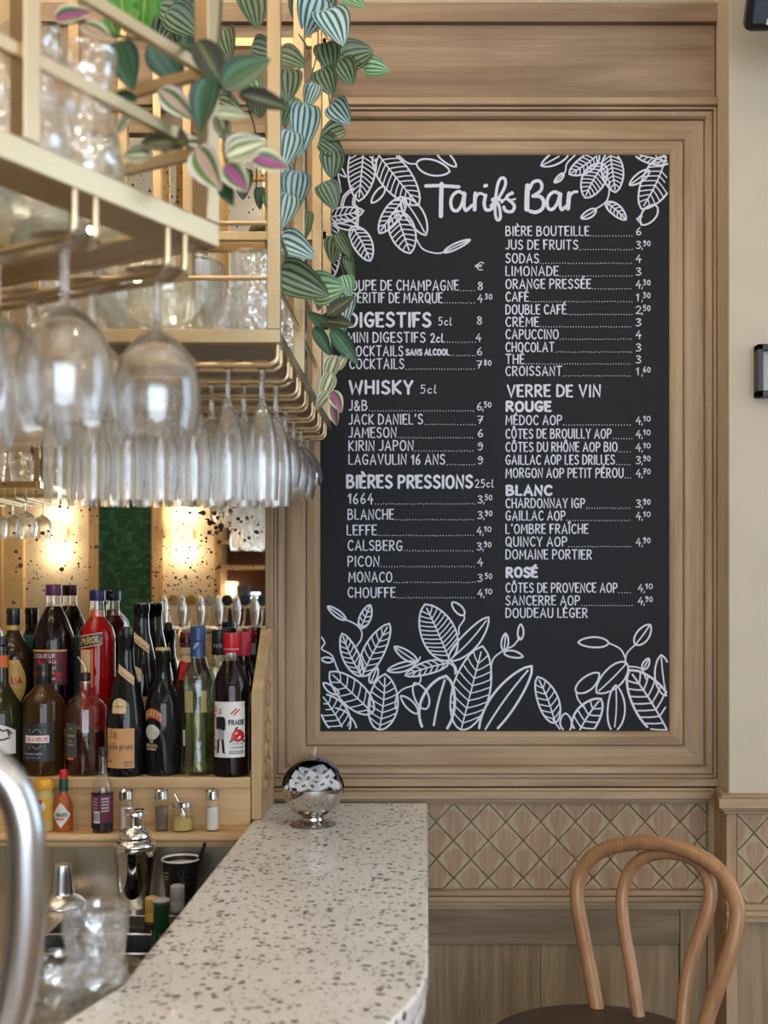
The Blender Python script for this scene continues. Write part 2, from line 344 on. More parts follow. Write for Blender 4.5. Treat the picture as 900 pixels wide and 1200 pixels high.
# ------------------------------------------------------------------ stroke lettering
GL = {
'A': (.54, "0 0,.27 1,.54 0|.09 .33,.45 .33"), 'B': (.46, "0 0,0 1|~0 1,.3 .97,.37 .78,.26 .57,0 .54|~0 .54,.34 .5,.46 .28,.32 .04,0 0"),
'C': (.46, "~.46 .86,.3 1,.1 .87,0 .5,.1 .13,.3 0,.46 .13"), 'D': (.48, "0 0,0 1|~0 1,.28 .94,.46 .7,.48 .45,.4 .15,.22 .02,0 0"),
'E': (.36, ".36 1,0 1,0 0,.36 0|0 .52,.3 .52"), 'F': (.35, ".35 1,0 1,0 0|0 .52,.28 .52"),
'G': (.5, "~.46 .87,.3 1,.1 .87,0 .5,.1 .13,.28 0,.44 .1,.48 .42|.28 .43,.5 .43"), 'H': (.46, "0 0,0 1|.46 0,.46 1|0 .5,.46 .5"),
'I': (.04, ".02 0,.02 1"), 'J': (.3, "~.3 1,.3 .3,.2 .03,0 .06"), 'K': (.44, "0 0,0 1|.42 1,.02 .5,.44 0"), 'L': (.34, "0 1,0 0,.34 0"),
'M': (.62, "0 0,.06 1,.31 .35,.56 1,.62 0"), 'N': (.46, "0 0,0 1,.46 0,.46 1"), 'O': (.52, "~.26 1,.07 .86,0 .5,.07 .14,.26 0,.45 .14,.52 .5,.45 .86,.26 1"),
'P': (.42, "0 0,0 1|~0 1,.32 .96,.42 .72,.3 .5,0 .44"), 'Q': (.54, "~.26 1,.07 .86,0 .5,.07 .14,.26 0,.45 .14,.52 .5,.45 .86,.26 1|.3 .25,.56 -.12"),
'R': (.44, "0 0,0 1|~0 1,.32 .96,.4 .74,.28 .53,0 .48|.14 .48,.44 0"), 'S': (.42, "~.4 .87,.24 1,.05 .87,.08 .62,.34 .42,.42 .2,.22 0,0 .12"),
'T': (.48, "0 1,.48 1|.24 1,.24 0"), 'U': (.46, "~0 1,0 .3,.1 .04,.25 0,.4 .08,.46 .35,.46 1"), 'V': (.5, "0 1,.25 0,.5 1"),
'W': (.72, "0 1,.18 0,.36 .8,.54 0,.72 1"), 'X': (.46, "0 0,.46 1|0 1,.46 0"), 'Y': (.46, "0 1,.23 .45,.46 1|.23 .45,.23 0"), 'Z': (.44, "0 1,.44 1,0 0,.44 0"),
'0': (.44, "~.22 .9,.04 .7,.04 .2,.22 0,.4 .2,.4 .7,.22 .9"), '1': (.2, "0 .72,.18 1,.18 0"), '2': (.4, "~0 .8,.18 1,.38 .78,.25 .4,0 0|0 0,.42 0"),
'3': (.38, "~.02 .9,.2 1,.34 .8,.14 .55,.36 .32,.22 .02,0 .08"), '4': (.42, ".26 1,0 .35,.42 .38|.3 .6,.28 -.05"), '5': (.38, ".36 1,.08 1,.06 .58|~.06 .58,.3 .6,.36 .3,.2 0,0 .06"),
'6': (.4, "~.3 1,.08 .6,.04 .2,.2 0,.38 .2,.28 .48,.06 .35"), '7': (.38, "0 1,.36 1,.12 0|.06 .48,.34 .52"), '8': (.4, "~.3 .9,.14 1,.06 .78,.32 .4,.34 .12,.16 0,.02 .2,.16 .5,.34 .72,.3 .92"),
'9': (.4, "~.36 .75,.2 1,.04 .78,.14 .55,.36 .7,.34 .3,.2 0,.04 .08"), '&': (.5, "~.48 0,.1 .65,.14 .95,.28 .95,.28 .7,.02 .3,.1 0,.32 .08,.48 .45"),
"'": (.1, ".08 1,.03 .8"), ',': (.12, ".08 .08,.02 -.14"), '.': (.08, ".04 0,.05 .03"), '-': (.25, "0 .45,.25 .45"), '!': (.05, "0 1,0 .3|0 .05,0 0"), '°': (.2, "~.1 1,0 .88,.1 .76,.2 .88,.1 1"),
'€': (.5, "~.5 .85,.34 .98,.16 .75,.1 .45,.2 .08,.42 .05|0 .6,.38 .64|0 .42,.34 .44"), '"': (.2, ".02 1,.02 .85|.16 1,.16 .85"),
'a': (.4, "~.36 .55,.16 .6,.02 .3,.12 .02,.3 .15,.38 .56|~.38 .56,.36 .15,.46 .02"), 'c': (.32, "~.32 .5,.16 .58,0 .3,.12 .02,.34 .1"), 'd': (.42, "~.34 .4,.16 .5,.02 .25,.14 .02,.34 .2,.4 1|~.4 1,.34 .2,.46 .02"),
'e': (.34, "~0 .28,.3 .36,.2 .58,.02 .36,.08 .06,.34 .08"), 'g': (.4, "~.36 .55,.14 .58,.02 .3,.14 .05,.34 .3,.36 .58,.34 -.2,.12 -.36,0 -.2"), 'i': (.12, "~.04 .55,.03 .1,.14 .02|.05 .78,.06 .8"),
'l': (.16, "~.08 1,.03 .4,.05 .05,.18 .05"), 'm': (.6, "0 .55,0 0|~0 .3,.16 .56,.26 .4,.26 0|~.26 .3,.44 .56,.54 .4,.54 .05,.6 0"), 'n': (.38, "0 .55,0 0|~0 .3,.18 .56,.3 .4,.3 .06,.4 0"),
'o': (.36, "~.18 .56,.02 .3,.16 0,.34 .28,.18 .56"), 'p': (.38, "0 .56,0 -.42|~0 .4,.2 .58,.36 .3,.2 0,0 .14"), 'r': (.28, "0 .56,0 0|~0 .3,.12 .52,.28 .5"), 's': (.28, "~.26 .5,.08 .52,.08 .34,.26 .2,.14 0,0 .06"),
't': (.26, "~.12 .9,.1 .2,.24 .04|0 .6,.24 .6"), 'u': (.38, "~0 .56,.02 .1,.2 .02,.34 .3,.36 .56|~.36 .56,.34 .12,.42 0"), 'v': (.34, "0 .56,.16 0,.34 .56"),
}
ACC = {'É': ('E', 'a'), 'È': ('E', 'g'), 'Ê': ('E', 'c'), 'Ô': ('O', 'c'), 'Î': ('I', 'c')}
ACS = {'a': "0 1.12,.14 1.3", 'g': "0 1.3,.14 1.12", 'c': "-.12 1.12,0 1.3,.12 1.12"}
def glyph(ch):
    if ch in ACC:
        b, a = ACC[ch]; w, s = GL[b]; out = parse(s)
        mid = w/2-(.06 if a != 'c' else 0)
        out += [[(x+mid, y) for x, y in st] for st in parse(ACS[a])]; return w, out
    w, s = GL[ch]; return w, parse(s)
def parse(s):
    out = []
    for st in s.split('|'):
        sm = st[0] == '~'; st = st.lstrip('~'); p = [tuple(map(float, q.split())) for q in st.split(',')]
        if sm: p = [(v.x, v.y) for v in cr([(a, b, 0) for a, b in p], 4)]
        out.append(p)
    return out
def lay(text, x0, x1, yb, h, gap=.24, wob=.02):
    """strokes of a text fitted between x0 and x1 (units of the drawing, y up)"""
    pen = 0; st = []
    for ch in text:
        if ch == ' ': pen += .30; continue
        w, ss = glyph(ch); j = random.uniform(-wob, wob)
        for s in ss: st.append([(pen+x, y+j) for x, y in s])
        pen += w+gap
    tot = pen-gap; k = (x1-x0)/tot if x1 is not None else h
    return [[(x0+x*k, yb+y*h) for x, y in s] for s in st]
RK = [0]
def ribbons(mb, strokes, width, mapf, mi=0, clip=None, taper=False):
    for s in strokes:
        if clip:
            runs = [[]]
            for p in s:
                if clip(p): runs[-1].append(p)
                elif runs[-1]: runs.append([])
            ss = [r for r in runs if len(r) > 1]
        else: ss = [s]
        for p in ss:
            q = [p[0]]
            for a in p[1:]:
                if math.hypot(a[0]-q[-1][0], a[1]-q[-1][1]) > 1e-5*0+width*.12: q.append(a)
            if len(q) < 2: q.append((q[0][0]+width*.25, q[0][1]))
            n = len(q); L = []; R = []
            for i in range(n):
                a, b = q[max(i-1, 0)], q[min(i+1, n-1)]; dx, dy = b[0]-a[0], b[1]-a[1]; l = math.hypot(dx, dy) or 1
                nx, ny = -dy/l, dx/l; w = width/2
                if taper: w *= .35+.65*math.sin(PI*min(1, max(0, .12+.76*i/(n-1))))
                if 0 < i < n-1:
                    d1 = (q[i][0]-a[0], q[i][1]-a[1]); l1 = math.hypot(*d1) or 1
                    c = abs((d1[0]*dx+d1[1]*dy)/(l1*l)); w /= max(c, .55)
                L.append((q[i][0]+nx*w, q[i][1]+ny*w)); R.append((q[i][0]-nx*w, q[i][1]-ny*w))
            # rounded ends
            def cap(c, nx, ny, tx, ty, w): return [(c[0]+nx*w*math.cos(t)+tx*w*math.sin(t), c[1]+ny*w*math.cos(t)+ty*w*math.sin(t)) for t in (PI/4, PI/2, 3*PI/4)]
            def end(i, j):
                dx, dy = q[i][0]-q[j][0], q[i][1]-q[j][1]; l = math.hypot(dx, dy) or 1; tx, ty = dx/l, dy/l
                w = math.hypot(L[i][0]-q[i][0], L[i][1]-q[i][1]); nx, ny = (L[i][0]-q[i][0])/w, (L[i][1]-q[i][1])/w
                return cap(q[i], nx, ny, tx, ty, w)
            e0 = end(0, 1); e1 = end(n-1, n-2)
            RK[0] = (RK[0]+1) % 9; ep = RK[0]*2.5e-5
            idx = list(range(n))*2+[0]*3+[n-1]*3
            pts = L+R+e0+e1; v = []
            for a, ii in zip(pts, idx): q3 = mapf(*a); v.append((q3[0], q3[1]-ep-ii*1.2e-6, q3[2]))
            f = [(i, n+i, n+i+1, i+1) for i in range(n-1)]
            f += [(0, 2*n, 2*n+1, 2*n+2, n), (n-1, 2*n-1, 2*n+5, 2*n+4, 2*n+3)]
            mb.add(v, f, mi)

# ================================================================== ROOM SHELL
XL, XR, YB = -4.2, 3.0, -2.85
s = E-0
fl = MB().box(XL, XR, YB, D+.3, -.05, 0); fo = fl.obj('floor', M['floor']); tag(fo, kind='structure')
ce = MB().box(XL, XR, YB, D+.3, 3.1, 3.16); tag(ce.obj('ceiling', M['ceiling']), kind='structure')
tag(MB().box(XL-.06, XL, YB, D+.3, 0, 3.1).obj('wall_left', M['cream']), kind='structure')
wr = MB().box(XR, XR+.06, YB, D+.3, 0, .8).box(XR, XR+.06, YB, D+.3, 3.0, 3.1).box(XR, XR+.06, YB, .95, .8, 3.0).box(XR, XR+.06, 2.5, D+.3, .8, 3.0)
tag(wr.obj('wall_right', M['cream']), kind='structure')
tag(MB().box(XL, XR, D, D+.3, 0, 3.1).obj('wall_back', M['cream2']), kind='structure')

def PX(px, Y=D): return (px-500)*Y/F
def PZ(py, Y=D): return E+(698-py)*Y/F
SW = F/D   # px per metre on the wall
# planks above the chalkboard panel
pl = thing('plank_cladding', None, None); del_ = pl; tag(pl, kind='structure')
for i, (y0, y1, d, xr) in enumerate([(9, 31.5, .024, 838), (32, 122, .012, 836.5)]):
    MB().box(-2.6, PX(xr), D-d, D, PZ(y1), PZ(y0)).obj('plank', M['plank'], pl, bevel=.0015)
# moulded frame around the board
def frame_pieces(root, x0, y0, x1, y1, prof, skip=()):
    """prof: (offset inwards in metres, protrusion). corners given in photo pixels on the wall plane"""
    X0, X1, Z0, Z1 = PX(x0), PX(x1), PZ(y1), PZ(y0)
    cor = [((X0, Z1), (1, -1)), ((X1, Z1), (-1, -1)), ((X1, Z0), (-1, 1)), ((X0, Z0), (1, 1))]
    for i in range(4):
        if i in skip: continue
        a, b = cor[i], cor[(i+1) % 4]; mb = MB(); v = []
        for (c, dr) in (a, b):
            for (o, d) in prof: v.append((c[0]+dr[0]*o, D-d, c[1]+dr[1]*o))
        n = len(prof); mb.add(v, [(k, k+1, n+k+1, n+k) for k in range(n-1)])
        mb.obj('moulding', M['oak_h'] if i in (0, 2) else M['oak_v'], root, smooth=20, fixn=False)
pxm = lambda p: p/SW
prof = [(0, 0), (0, .031), (pxm(1), .033), (pxm(8), .034), (pxm(9), .032), (pxm(9.3), .023), (pxm(10.3), .023), (pxm(10.6), .028), (pxm(13.2), .028), (pxm(13.6), .018), (pxm(14.6), .018),
        (pxm(15), .024), (pxm(20), .023), (pxm(22), .017), (pxm(22.3), .008), (pxm(23.4), .008), (pxm(23.8), .014), (pxm(26), .015), (pxm(44), .015), (pxm(46), .012), (pxm(46.3), .006), (pxm(47.3), .006), (pxm(47.8), .016), (pxm(57), .018), (pxm(61), .014), (pxm(64), .007), (pxm(64), 0)]
fr = thing('trim_1', None, None); tag(fr, kind='structure')
frame_pieces(fr, 313, 121, 846, 919, prof)
# upper moulding that carries on over the mirror
tr = MB()
for (y0, y1, d) in [(122, 129, .028), (129, 134, .02), (134, 152, .012), (152, 160, .02)]: tr.box(-2.6, PX(312.5), D-d, D, PZ(y1), PZ(y0))
tag(tr.obj('trim_2', M['oak_h'], bevel=.001), kind='structure')
# dado rail, wainscot rails on the wall
dado = MB()
for (y0, y1, d) in [(920.5, 924, .036), (924, 933, .044), (933, 937.5, .030), (937.5, 940, .024)]: dado.box(PX(312), PX(826 if d < .04 else 829), D-d, D, PZ(y1), PZ(y0))
tag(dado.obj('trim_3', M['oak_h'], bevel=.0018), kind='structure')
lowr = MB()
for (y0, y1, d) in [(1040, 1046, .030), (1046.5, 1052, .036), (1052.5, 1058, .030), (1058, 1063, .020)]: lowr.box(PX(490), PX(828), D-d, D, PZ(y1), PZ(y0))
tag(lowr.obj('trim_4', M['oak_h'], bevel=.0015), kind='structure')
wn = thing('wainscot', None, None); tag(wn, kind='structure')
MB().box(PX(490), PX(795), D-.014, D, PZ(1105), PZ(1062)).obj('rail', M['panel_h'], wn, bevel=.0015)
MB().box(PX(795.5), PX(828), D-.014, D, 0.1, PZ(1062)).obj('stile', M['panel_v'], wn, bevel=.0015)
for i, (a, b) in enumerate([(490, 536), (536, 589), (589, 633), (633, 690), (690, 741), (741, 795)]):
    MB().box(PX(a)+.0004, PX(b)-.0004, D-.005, D, 0.1, PZ(1105)).obj('panel_board', M['panel_v'], wn, bevel=.0006)
MB().box(PX(490), PX(828), D-.02, D, 0, .1).obj('rail', M['panel_h'], wn, bevel=.0015)
# lozenge shingles
def lozenge_mesh():
    w, h, t = 40.6/SW/2, 43.4/SW/2, .006; g = .0012
    g = .0003; w -= g; h -= g; b = .0016
    v = [(0, 0, -h), (w, 0, 0), (0, 0, h), (-w, 0, 0)]
    v2 = [(0, -t*1.35, -h+b*1.3), (w-b, -t, 0), (0, -t*.6, h-b*1.3), (-w+b, -t, 0)]
    me = bpy.data.meshes.new('lozenge_tile'); me.from_pydata(v+v2+[(0, -t*1.05, 0)], [], [(0, 1, 5, 4), (1, 2, 6, 5), (2, 3, 7, 6), (3, 0, 4, 7), (4, 5, 8), (5, 6, 8), (6, 7, 8), (7, 4, 8)])
    uv = me.uv_layers.new(name='UVMap')
    for l in me.loops: c = me.vertices[l.vertex_index].co; uv.data[l.index].uv = (c.x/w, c.z/h)
    me.materials.append(M['lozenge']); return me
LZ = lozenge_mesh()
band = MB().box(PX(490), PX(828), D-.006, D, PZ(1041), PZ(938)).obj('band_backing', M['panel_h'], wn)
def lozenges(root, xc, x_lo, x_hi, zc, z_lo, z_hi, y):
    dx, dz = 40.6/SW, 43.4/SW; hw, hh = dx/2-.0005, dz/2-.0005
    for j in range(-8, 9):
        for i in range(-24, 25):
            x = xc+i*dx+(dx/2 if j % 2 else 0); z = zc+j*dz/2
            if x+hw < x_lo+.004 or x-hw > x_hi-.004 or z+hh < z_lo+.004 or z-hh > z_hi-.004: continue
            if x-hw >= x_lo and x+hw <= x_hi and z-hh >= z_lo and z+hh <= z_hi: link('lozenge_tile', LZ, root, loc=(x, y, z)); continue
            poly = [(0, -hh), (hw, 0), (0, hh), (-hw, 0)]         # a cut tile at the edge of the band
            for ax, lim, sg in ((0, x_lo-x, 1), (0, x_hi-x, -1), (1, z_lo-z, 1), (1, z_hi-z, -1)):
                out = []
                for k in range(len(poly)):
                    a, b = poly[k], poly[(k+1) % len(poly)]; ia, ib = (a[ax]-lim)*sg >= 0, (b[ax]-lim)*sg >= 0
                    if ia: out.append(a)
                    if ia != ib: t = (lim-a[ax])/(b[ax]-a[ax]); out.append((a[0]+(b[0]-a[0])*t, a[1]+(b[1]-a[1])*t))
                poly = out
                if not poly: break
            if len(poly) < 3: continue
            n = len(poly); c = (sum(p[0] for p in poly)/n, sum(p[1] for p in poly)/n)
            inn = [(p[0]+(c[0]-p[0])*.06, p[1]+(c[1]-p[1])*.06) for p in poly]
            me = bpy.data.meshes.new('cut_tile'); me.from_pydata([(a, 0, b) for a, b in poly]+[(a, -.0065, b) for a, b in inn], [], [tuple(range(n, 2*n))]+[(k, (k+1) % n, n+(k+1) % n, n+k) for k in range(n)])
            uv = me.uv_layers.new(name='UVMap')
            for l in me.loops: co = me.vertices[l.vertex_index].co; uv.data[l.index].uv = (co.x/hw, co.z/hh)
            me.materials.append(M['lozenge']); link('lozenge_tile', me, root, loc=(x, y, z))
lozenges(wn, PX(572), PX(492), PX(828), PZ(962), PZ(1040), PZ(938), D-.006)
MB().box(PX(826), PX(839), D-.03, D, 0, PZ(921)).obj('stile', M['oak_v'], wn, bevel=.001)
# ---- pier on the right
YP = F/555
pr = thing('pier', None, None); tag(pr, kind='structure'); pr.name = 'wall_pier'
XP = PX(854, YP)
MB().box(XP, 2.2, YP, D+.05, 0, 3.1).obj('plaster', M['cream'], pr, bevel=.003)
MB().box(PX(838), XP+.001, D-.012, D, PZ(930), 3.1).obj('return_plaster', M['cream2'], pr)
# cream strip above the planks
# pier dado rail with its splayed return
def prof_run(mb, pts, rows):
    """rows: (z0, z1, protrusion); pts: polyline of the wall line; normals are given per point"""
    for (z0, z1, d) in rows:
        v = []
        for (x, y, nx, ny) in pts:
            v += [(x, y, z0), (x+nx*d, y+ny*d, z0), (x+nx*d, y+ny*d, z1), (x, y, z1)]
        n = len(pts); f = []
        for i in range(n-1):
            a, b = 4*i, 4*i+4
            f += [(a, a+1, b+1, b), (a+1, a+2, b+2, b+1), (a+2, a+3, b+3, b+2), (a+3, a, b, b+3)]
        f += [(0, 3, 2, 1), (4*n-4, 4*n-3, 4*n-2, 4*n-1)]; mb.add(v, f)
dr = MB(); xq = XP
prof_run(dr, [(xq-.002, D-.02, -.25, -1), (xq, YP, -.7, -1), (2.2, YP, 0, -1)], [(PZ(921), PZ(918.5), .036), (PZ(932), PZ(921), .046), (PZ(936), PZ(932), .032), (PZ(940), PZ(936), .024)])
dr.obj('dado_rail', M['oak_h'], pr, bevel=.0015)
lr = MB()
prof_run(lr, [(xq-.002, D-.02, -.25, -1), (xq, YP, -.4, -1), (2.2, YP, 0, -1)], [(PZ(1046.5), PZ(1040), .026), (PZ(1052.5), PZ(1046.5), .032), (PZ(1060), PZ(1052.5), .026)])
lr.obj('lower_rail', M['oak_h'], pr, bevel=.0015)
MB().box(XP-.008, PX(862, YP), YP-.012, YP+.1, 0, PZ(921)).obj('corner_stile', M['oak_v'], pr, bevel=.0015)
MB().box(PX(862, YP), 2.2, YP-.006, YP, 0, PZ(921)).obj('wainscot_board', M['panel_v'], pr)
lozenges(pr, PX(862+41, YP), PX(862, YP), 1.4, PZ(962), PZ(1040), PZ(938), YP-.006)

# ---- wall behind the camera, seen in the mirror
MY = YB
wf = thing('wall_front', None, None); tag(wf, kind='structure')
MB().box(XL, -.9, YB-.06, YB, 0, 3.1).box(-.9, XR, YB-.06, YB, 0, .5).box(-.9, XR, YB-.06, YB, 2.65, 3.1).obj('plaster', M['cream'], wf)
SM = F/(2*D-MY)   # px per metre of the mirrored far wall
RX = lambda px: (px-500)/SM
RZ = lambda py: E+(698-py)/SM
for (a, b) in [(106, 117), (180, 194), (252, 264), (0, 6)]:
    MB().box(RX(a), RX(b), YB, YB+.05, 0, 3.1).obj('pilaster', M['bar_wood_v'], wf, bevel=.003)
MB().box(RX(-60), RX(30), YB, YB+.03, 0, RZ(632)).obj('woven_panel', M['kraft'], wf)
mo = thing('mosaic_panel', 'tall panel of dark green mosaic tiles between oak strips, seen in the mirror', 'tile panel', (0, 0, 0))
MB().box(RX(117), RX(180), YB, YB+.02, .4, 2.6).obj('grout', M['grout'], mo)
tm = MB(); x = RX(117)
while x < RX(180)-.02:
    z = .42
    while z < 2.55:
        d = random.uniform(.003, .006); tm.box(x+.003, x+.0235, YB+.02, YB+.02+d, z+.003, z+.0235, random.choice((0, 0, 1, 2))); z += .0255
    x += .0255
to = tm.obj('mosaic_tiles', [M['mosaic'], plain('mosaic_b', srgb(34, 84, 66), .3), plain('mosaic_c', srgb(66, 122, 92), .3)], mo, smooth=0); tag(to, kind='stuff')
for i, (px, lab) in enumerate([(70, 'lit square cream wall sconce left of the green mosaic panel, in the mirror'), (217, 'lit square cream wall sconce right of the green mosaic panel, in the mirror')]):
    sc_ = thing('wall_sconce', lab, 'wall lamp', (RX(px), YB+.05, RZ(625)), group='wall sconces seen in the mirror')
    MB().box(-.05, .05, -.05, .0, -.05, .05).obj('wall_plate', M['white'], sc_)
    sh = MB().box(-.065, .065, .055, .062, -.085, .085).box(-.065, -.058, 0, .055, -.085, .085).box(.058, .065, 0, .055, -.085, .085)
    sh.obj('shade', emis('sconce_shade', (1, .84, .58, 1), 1.3) if i == 0 else bpy.data.materials['sconce_shade'], sc_)
    MB().lathe([(0, -.035), (.02, -.02), (.024, 0), (.02, .02), (0, .035)], 12, (0, .028, 0)).obj('bulb', M['bulb'], sc_)
    point('sconce_lamp', (RX(px), YB+.08, RZ(625)+.13), 2.6, (1, .84, .62), .02)
    point('sconce_lamp', (RX(px), YB+.08, RZ(625)-.13), 2.6, (1, .84, .62), .02)
# open kitchen hatch seen at the right end of the mirror
kh = thing('bar_hutch', 'dark open hutch with shelves and lit niche, seen at the right edge of the mirror', 'cabinet', (0, 0, 0))
MB().box(RX(264), -.86, YB, YB+.04, .3, 2.3).obj('back_panel', M['brown'], kh)
for z in (RZ(765), RZ(712), RZ(668), RZ(640), RZ(600)): MB().box(RX(264), -.86, YB+.04, YB+.30, z, z+.025).obj('shelf', M['bar_wood'], kh)
MB().box(RX(264), RX(268), YB+.04, YB+.3, .3, 2.3).obj('side_panel', M['bar_wood_v'], kh)
MB().box(RX(273), RX(281), YB+.05, YB+.28, RZ(705), RZ(682)).obj('lit_niche', M['win'], kh)
ct = MB().box(RX(285), RX(298), YB+.1, YB+.26, RZ(704), RZ(686)); tag(ct.obj('menu_card', M['grey'], bevel=.004), 'dark menu card standing in the hutch, seen in the mirror', 'menu card')
lp = thing('light_panel', 'small panel of bluish white lights in the hutch, seen in the mirror', 'light', (0, 0, 0))
MB().box(RX(299), RX(312), YB+.2, YB+.22, RZ(704), RZ(692)).obj('panel', M['black'], lp)
for i in range(4):
    for j in range(2):
        MB().lathe([(0, 0), (.007, .002), (0, .006)], 8).obj('light_dot', M['led'], lp, loc=(RX(301.5+i*2.6), YB+.222, RZ(695.5+j*5)), rot=(-PI/2, 0, 0))
# shopfront window frames
wi = thing('window_1', None, None); tag(wi, kind='structure')
for x in (-.9, .4, 1.7, 2.95): MB().box(x, x+.05, YB-.05, YB+.01, .5, 2.65).obj('mullion', M['grey'], wi, bevel=.003)
for z in (.5, 2.6): MB().box(-.9, 3.0, YB-.05, YB+.01, z, z+.05).obj('transom', M['grey'], wi, bevel=.003)
MB().box(-.9, 3.0, YB-.035, YB-.03, .5, 2.65).obj('pane', M['shelf_glass'], wi)

# ================================================================== MIRROR
mi = thing('mirror', 'large antique mirror with dark foxing spots behind the bar bottles', 'mirror', (0, D, 0))
XM = PX(313.5)
MB().box(-2.5, XM, -.006, -.001, E-.37, PZ(160)).obj('mirror_glass', M['mirror'], mi, smooth=0)
sp = MB()
def spot(px, py, r):
    c = W(px, py, D); n = 7; a0 = random.random()*6
    pts = [(c.x+r*math.cos(a0+2*PI*k/n)*random.uniform(.85, 1.1), -.0068, c.z+r*math.sin(a0+2*PI*k/n)*random.uniform(.85, 1.1)) for k in range(n)]
    sp.add(pts[::-1], [tuple(range(n))])
def cluster(cx, cy, sx, sy, n, rm=.0022):
    for _ in range(n):
        x, y = random.gauss(cx, sx), random.gauss(cy, sy)
        if x < 310 and 165 < y < 880: spot(x, y, abs(random.gauss(0, .6))*rm+.0010)
cluster(222, 672, 36, 26, 210, .0014); cluster(268, 612, 22, 9, 50, .0045); cluster(236, 600, 22, 10, 25, .0036)
cluster(30, 655, 34, 20, 34, .0040); cluster(92, 690, 36, 26, 110, .0013); cluster(60, 600, 40, 30, 40, .002); cluster(190, 210, 45, 40, 160); cluster(290, 200, 18, 50, 60); cluster(205, 760, 50, 30, 50)
tag(sp.obj('foxing_spots', M['tarnish'], mi, smooth=0), kind='stuff')

# ================================================================== CHALKBOARD
YBD = D-.010
bd = thing('menu_board', 'black chalkboard price list with white lettering and leaf drawings in an oak frame', 'menu board', (0, 0, 0))
MB().box(PX(375.5), PX(783.5), YBD, D, PZ(856.5), PZ(180.5)).obj('panel', M['board'], bd, smooth=0)
def bm_map(x, y): p = W(x, y, YBD-.0012); return (p.x, p.y, p.z)
# drawing space is photo pixels with y down on the board plane
def line_text(mb, text, x0, x1, base, h, w):
    st = lay(text, x0, x1, 0, h)
    st = [[(x, base-y) for x, y in s] for s in st]; ribbons(mb, st, w, bm_map)
def dots(mb, x0, x1, y):
    x = x0
    while x < x1:
        c = random.uniform(-.35, .35); mb.add([bm_map(x+a*.62, y+c+b*.62) for a, b in ((-1, 0), (-.7, .7), (0, 1), (.7, .7), (1, 0), (.7, -.7), (0, -1), (-.7, -.7))], [tuple(range(8))]); x += random.uniform(2.9, 3.5)
def price(mb, p, x, base):
    if ',' in p or '^' in p:
        a, b = p.replace(',', '^').split('^'); line_text(mb, a, x, x+5.5 if a != '1' else x+2.5, base, 8.6, 1.15)
        if ',' in p: line_text(mb, ',', x+6.5, x+7.6, base, 9, 1.1)
        line_text(mb, b, x+8.4, x+16.5, base-3.5, 6.2, 1.05)
    else: line_text(mb, p, x, x+5.8, base, 8.6, 1.2)
LEFT = [("COUPE DE CHAMPAGNE", 404, 537, 340, 558, '8'), ("APÉRITIF DE MARQUE", 404, 518, 354.5, 558, '4^30'), ("COCKTAILS", 410, 473, 432, 557, '7^80'),
        ("J&B", 409, 430, 481, 557, '6,50'), ("JACK DANIEL'S", 409, 495, 497, 558, '7'), ("JAMESON", 409, 464, 512.5, 558, '6'), ("KIRIN JAPON", 409, 484, 528, 558, '9'), ("LAGAVULIN 16 ANS", 409, 521, 544, 558, '9'),
        ("1664", 408, 437, 590, 558, '3,50'), ("BLANCHE", 408, 461, 608.5, 558, '3,90'), ("LEFFE", 407, 441, 627, 557, '4,10'), ("CALSBERG", 408, 471, 645, 557, '3,90'), ("PICON", 408, 444, 663.5, 558, '4'),
        ("MONACO", 409, 459, 682, 558, '3^50'), ("CHOUFFE", 408, 463, 700, 558, '4,10')]
RIGHT = [("BIÈRE BOUTEILLE", 690, 276, '6'), ("JUS DE FRUITS", 677, 292, '3,90'), ("SODAS", 631, 308, '4'), ("LIMONADE", 654, 323, '3'), ("ORANGE PRESSÉE", 692, 338, '4,30'), ("CAFÉ", 619, 353, '1,30'),
         ("DOUBLE CAFÉ", 663, 368, '2,50'), ("CRÈME", 631, 382.5, '3'), ("CAPUCCINO", 654, 397, '4'), ("CHOCOLAT", 649, 412, '3'), ("THÉ", 614, 426, '3'), ("CROISSANT", 658, 440, '1,60'),
         ("MÉDOC AOP", 658, 497.5, '4,10'), ("CÔTES DE BROUILLY AOP", 716, 513.5, '4,10'), ("CÔTES DU RHÔNE AOP BIO", 723, 529, '4,10'), ("GAILLAC AOP LES DRILLES", 720, 544, '3,90'), ("MORGON AOP PETIT PÉROU", 730, 559.5, '4,70'),
         ("CHARDONNAY IGP", 685, 595, '3,90'), ("GAILLAC AOP", 662, 609.5, '4,10'), ("L'OMBRE FRAÎCHE", 689, 625, None), ("QUINCY AOP", 664, 640, '4,90'), ("DOMAINE PORTIER", 693, 655, None),
         ("CÔTES DE PROVENCE AOP", 723, 694, '4,10'), ("SANCERRE AOP", 679, 709, '4,90'), ("DOUDEAU LÉGER", 688, 723.5, None)]
def lettering(fn):
    mb = MB(); fn(mb); mb.obj('lettering', M['chalk'], bd, smooth=0)
for (t, x0, x1, b, xd, p) in LEFT:
    lettering(lambda mb: (line_text(mb, t, x0, x1, b, 11.4, 1.5), dots(mb, x1+3, xd-1, b+.5), price(mb, p, xd+2, b-.5)))
for (t, x1, b, p) in RIGHT:
    lettering(lambda mb: (line_text(mb, t, 593, x1, b, 10.6, 1.48), p and (dots(mb, x1+2.5, 741, b+.5), price(mb, p, 748 if b > 690 else 745.5, b-.5))))
def shadowbold(mb, t, x0, x1, b, h, w): line_text(mb, t, x0, x1, b, h, w)
lettering(lambda mb: (shadowbold(mb, "DIGESTIFS", 409, 504, 382.5, 15.5, 3.1), line_text(mb, "5cl", 514, 529, 381, 9, 1.1), price(mb, '8', 559, 380)))
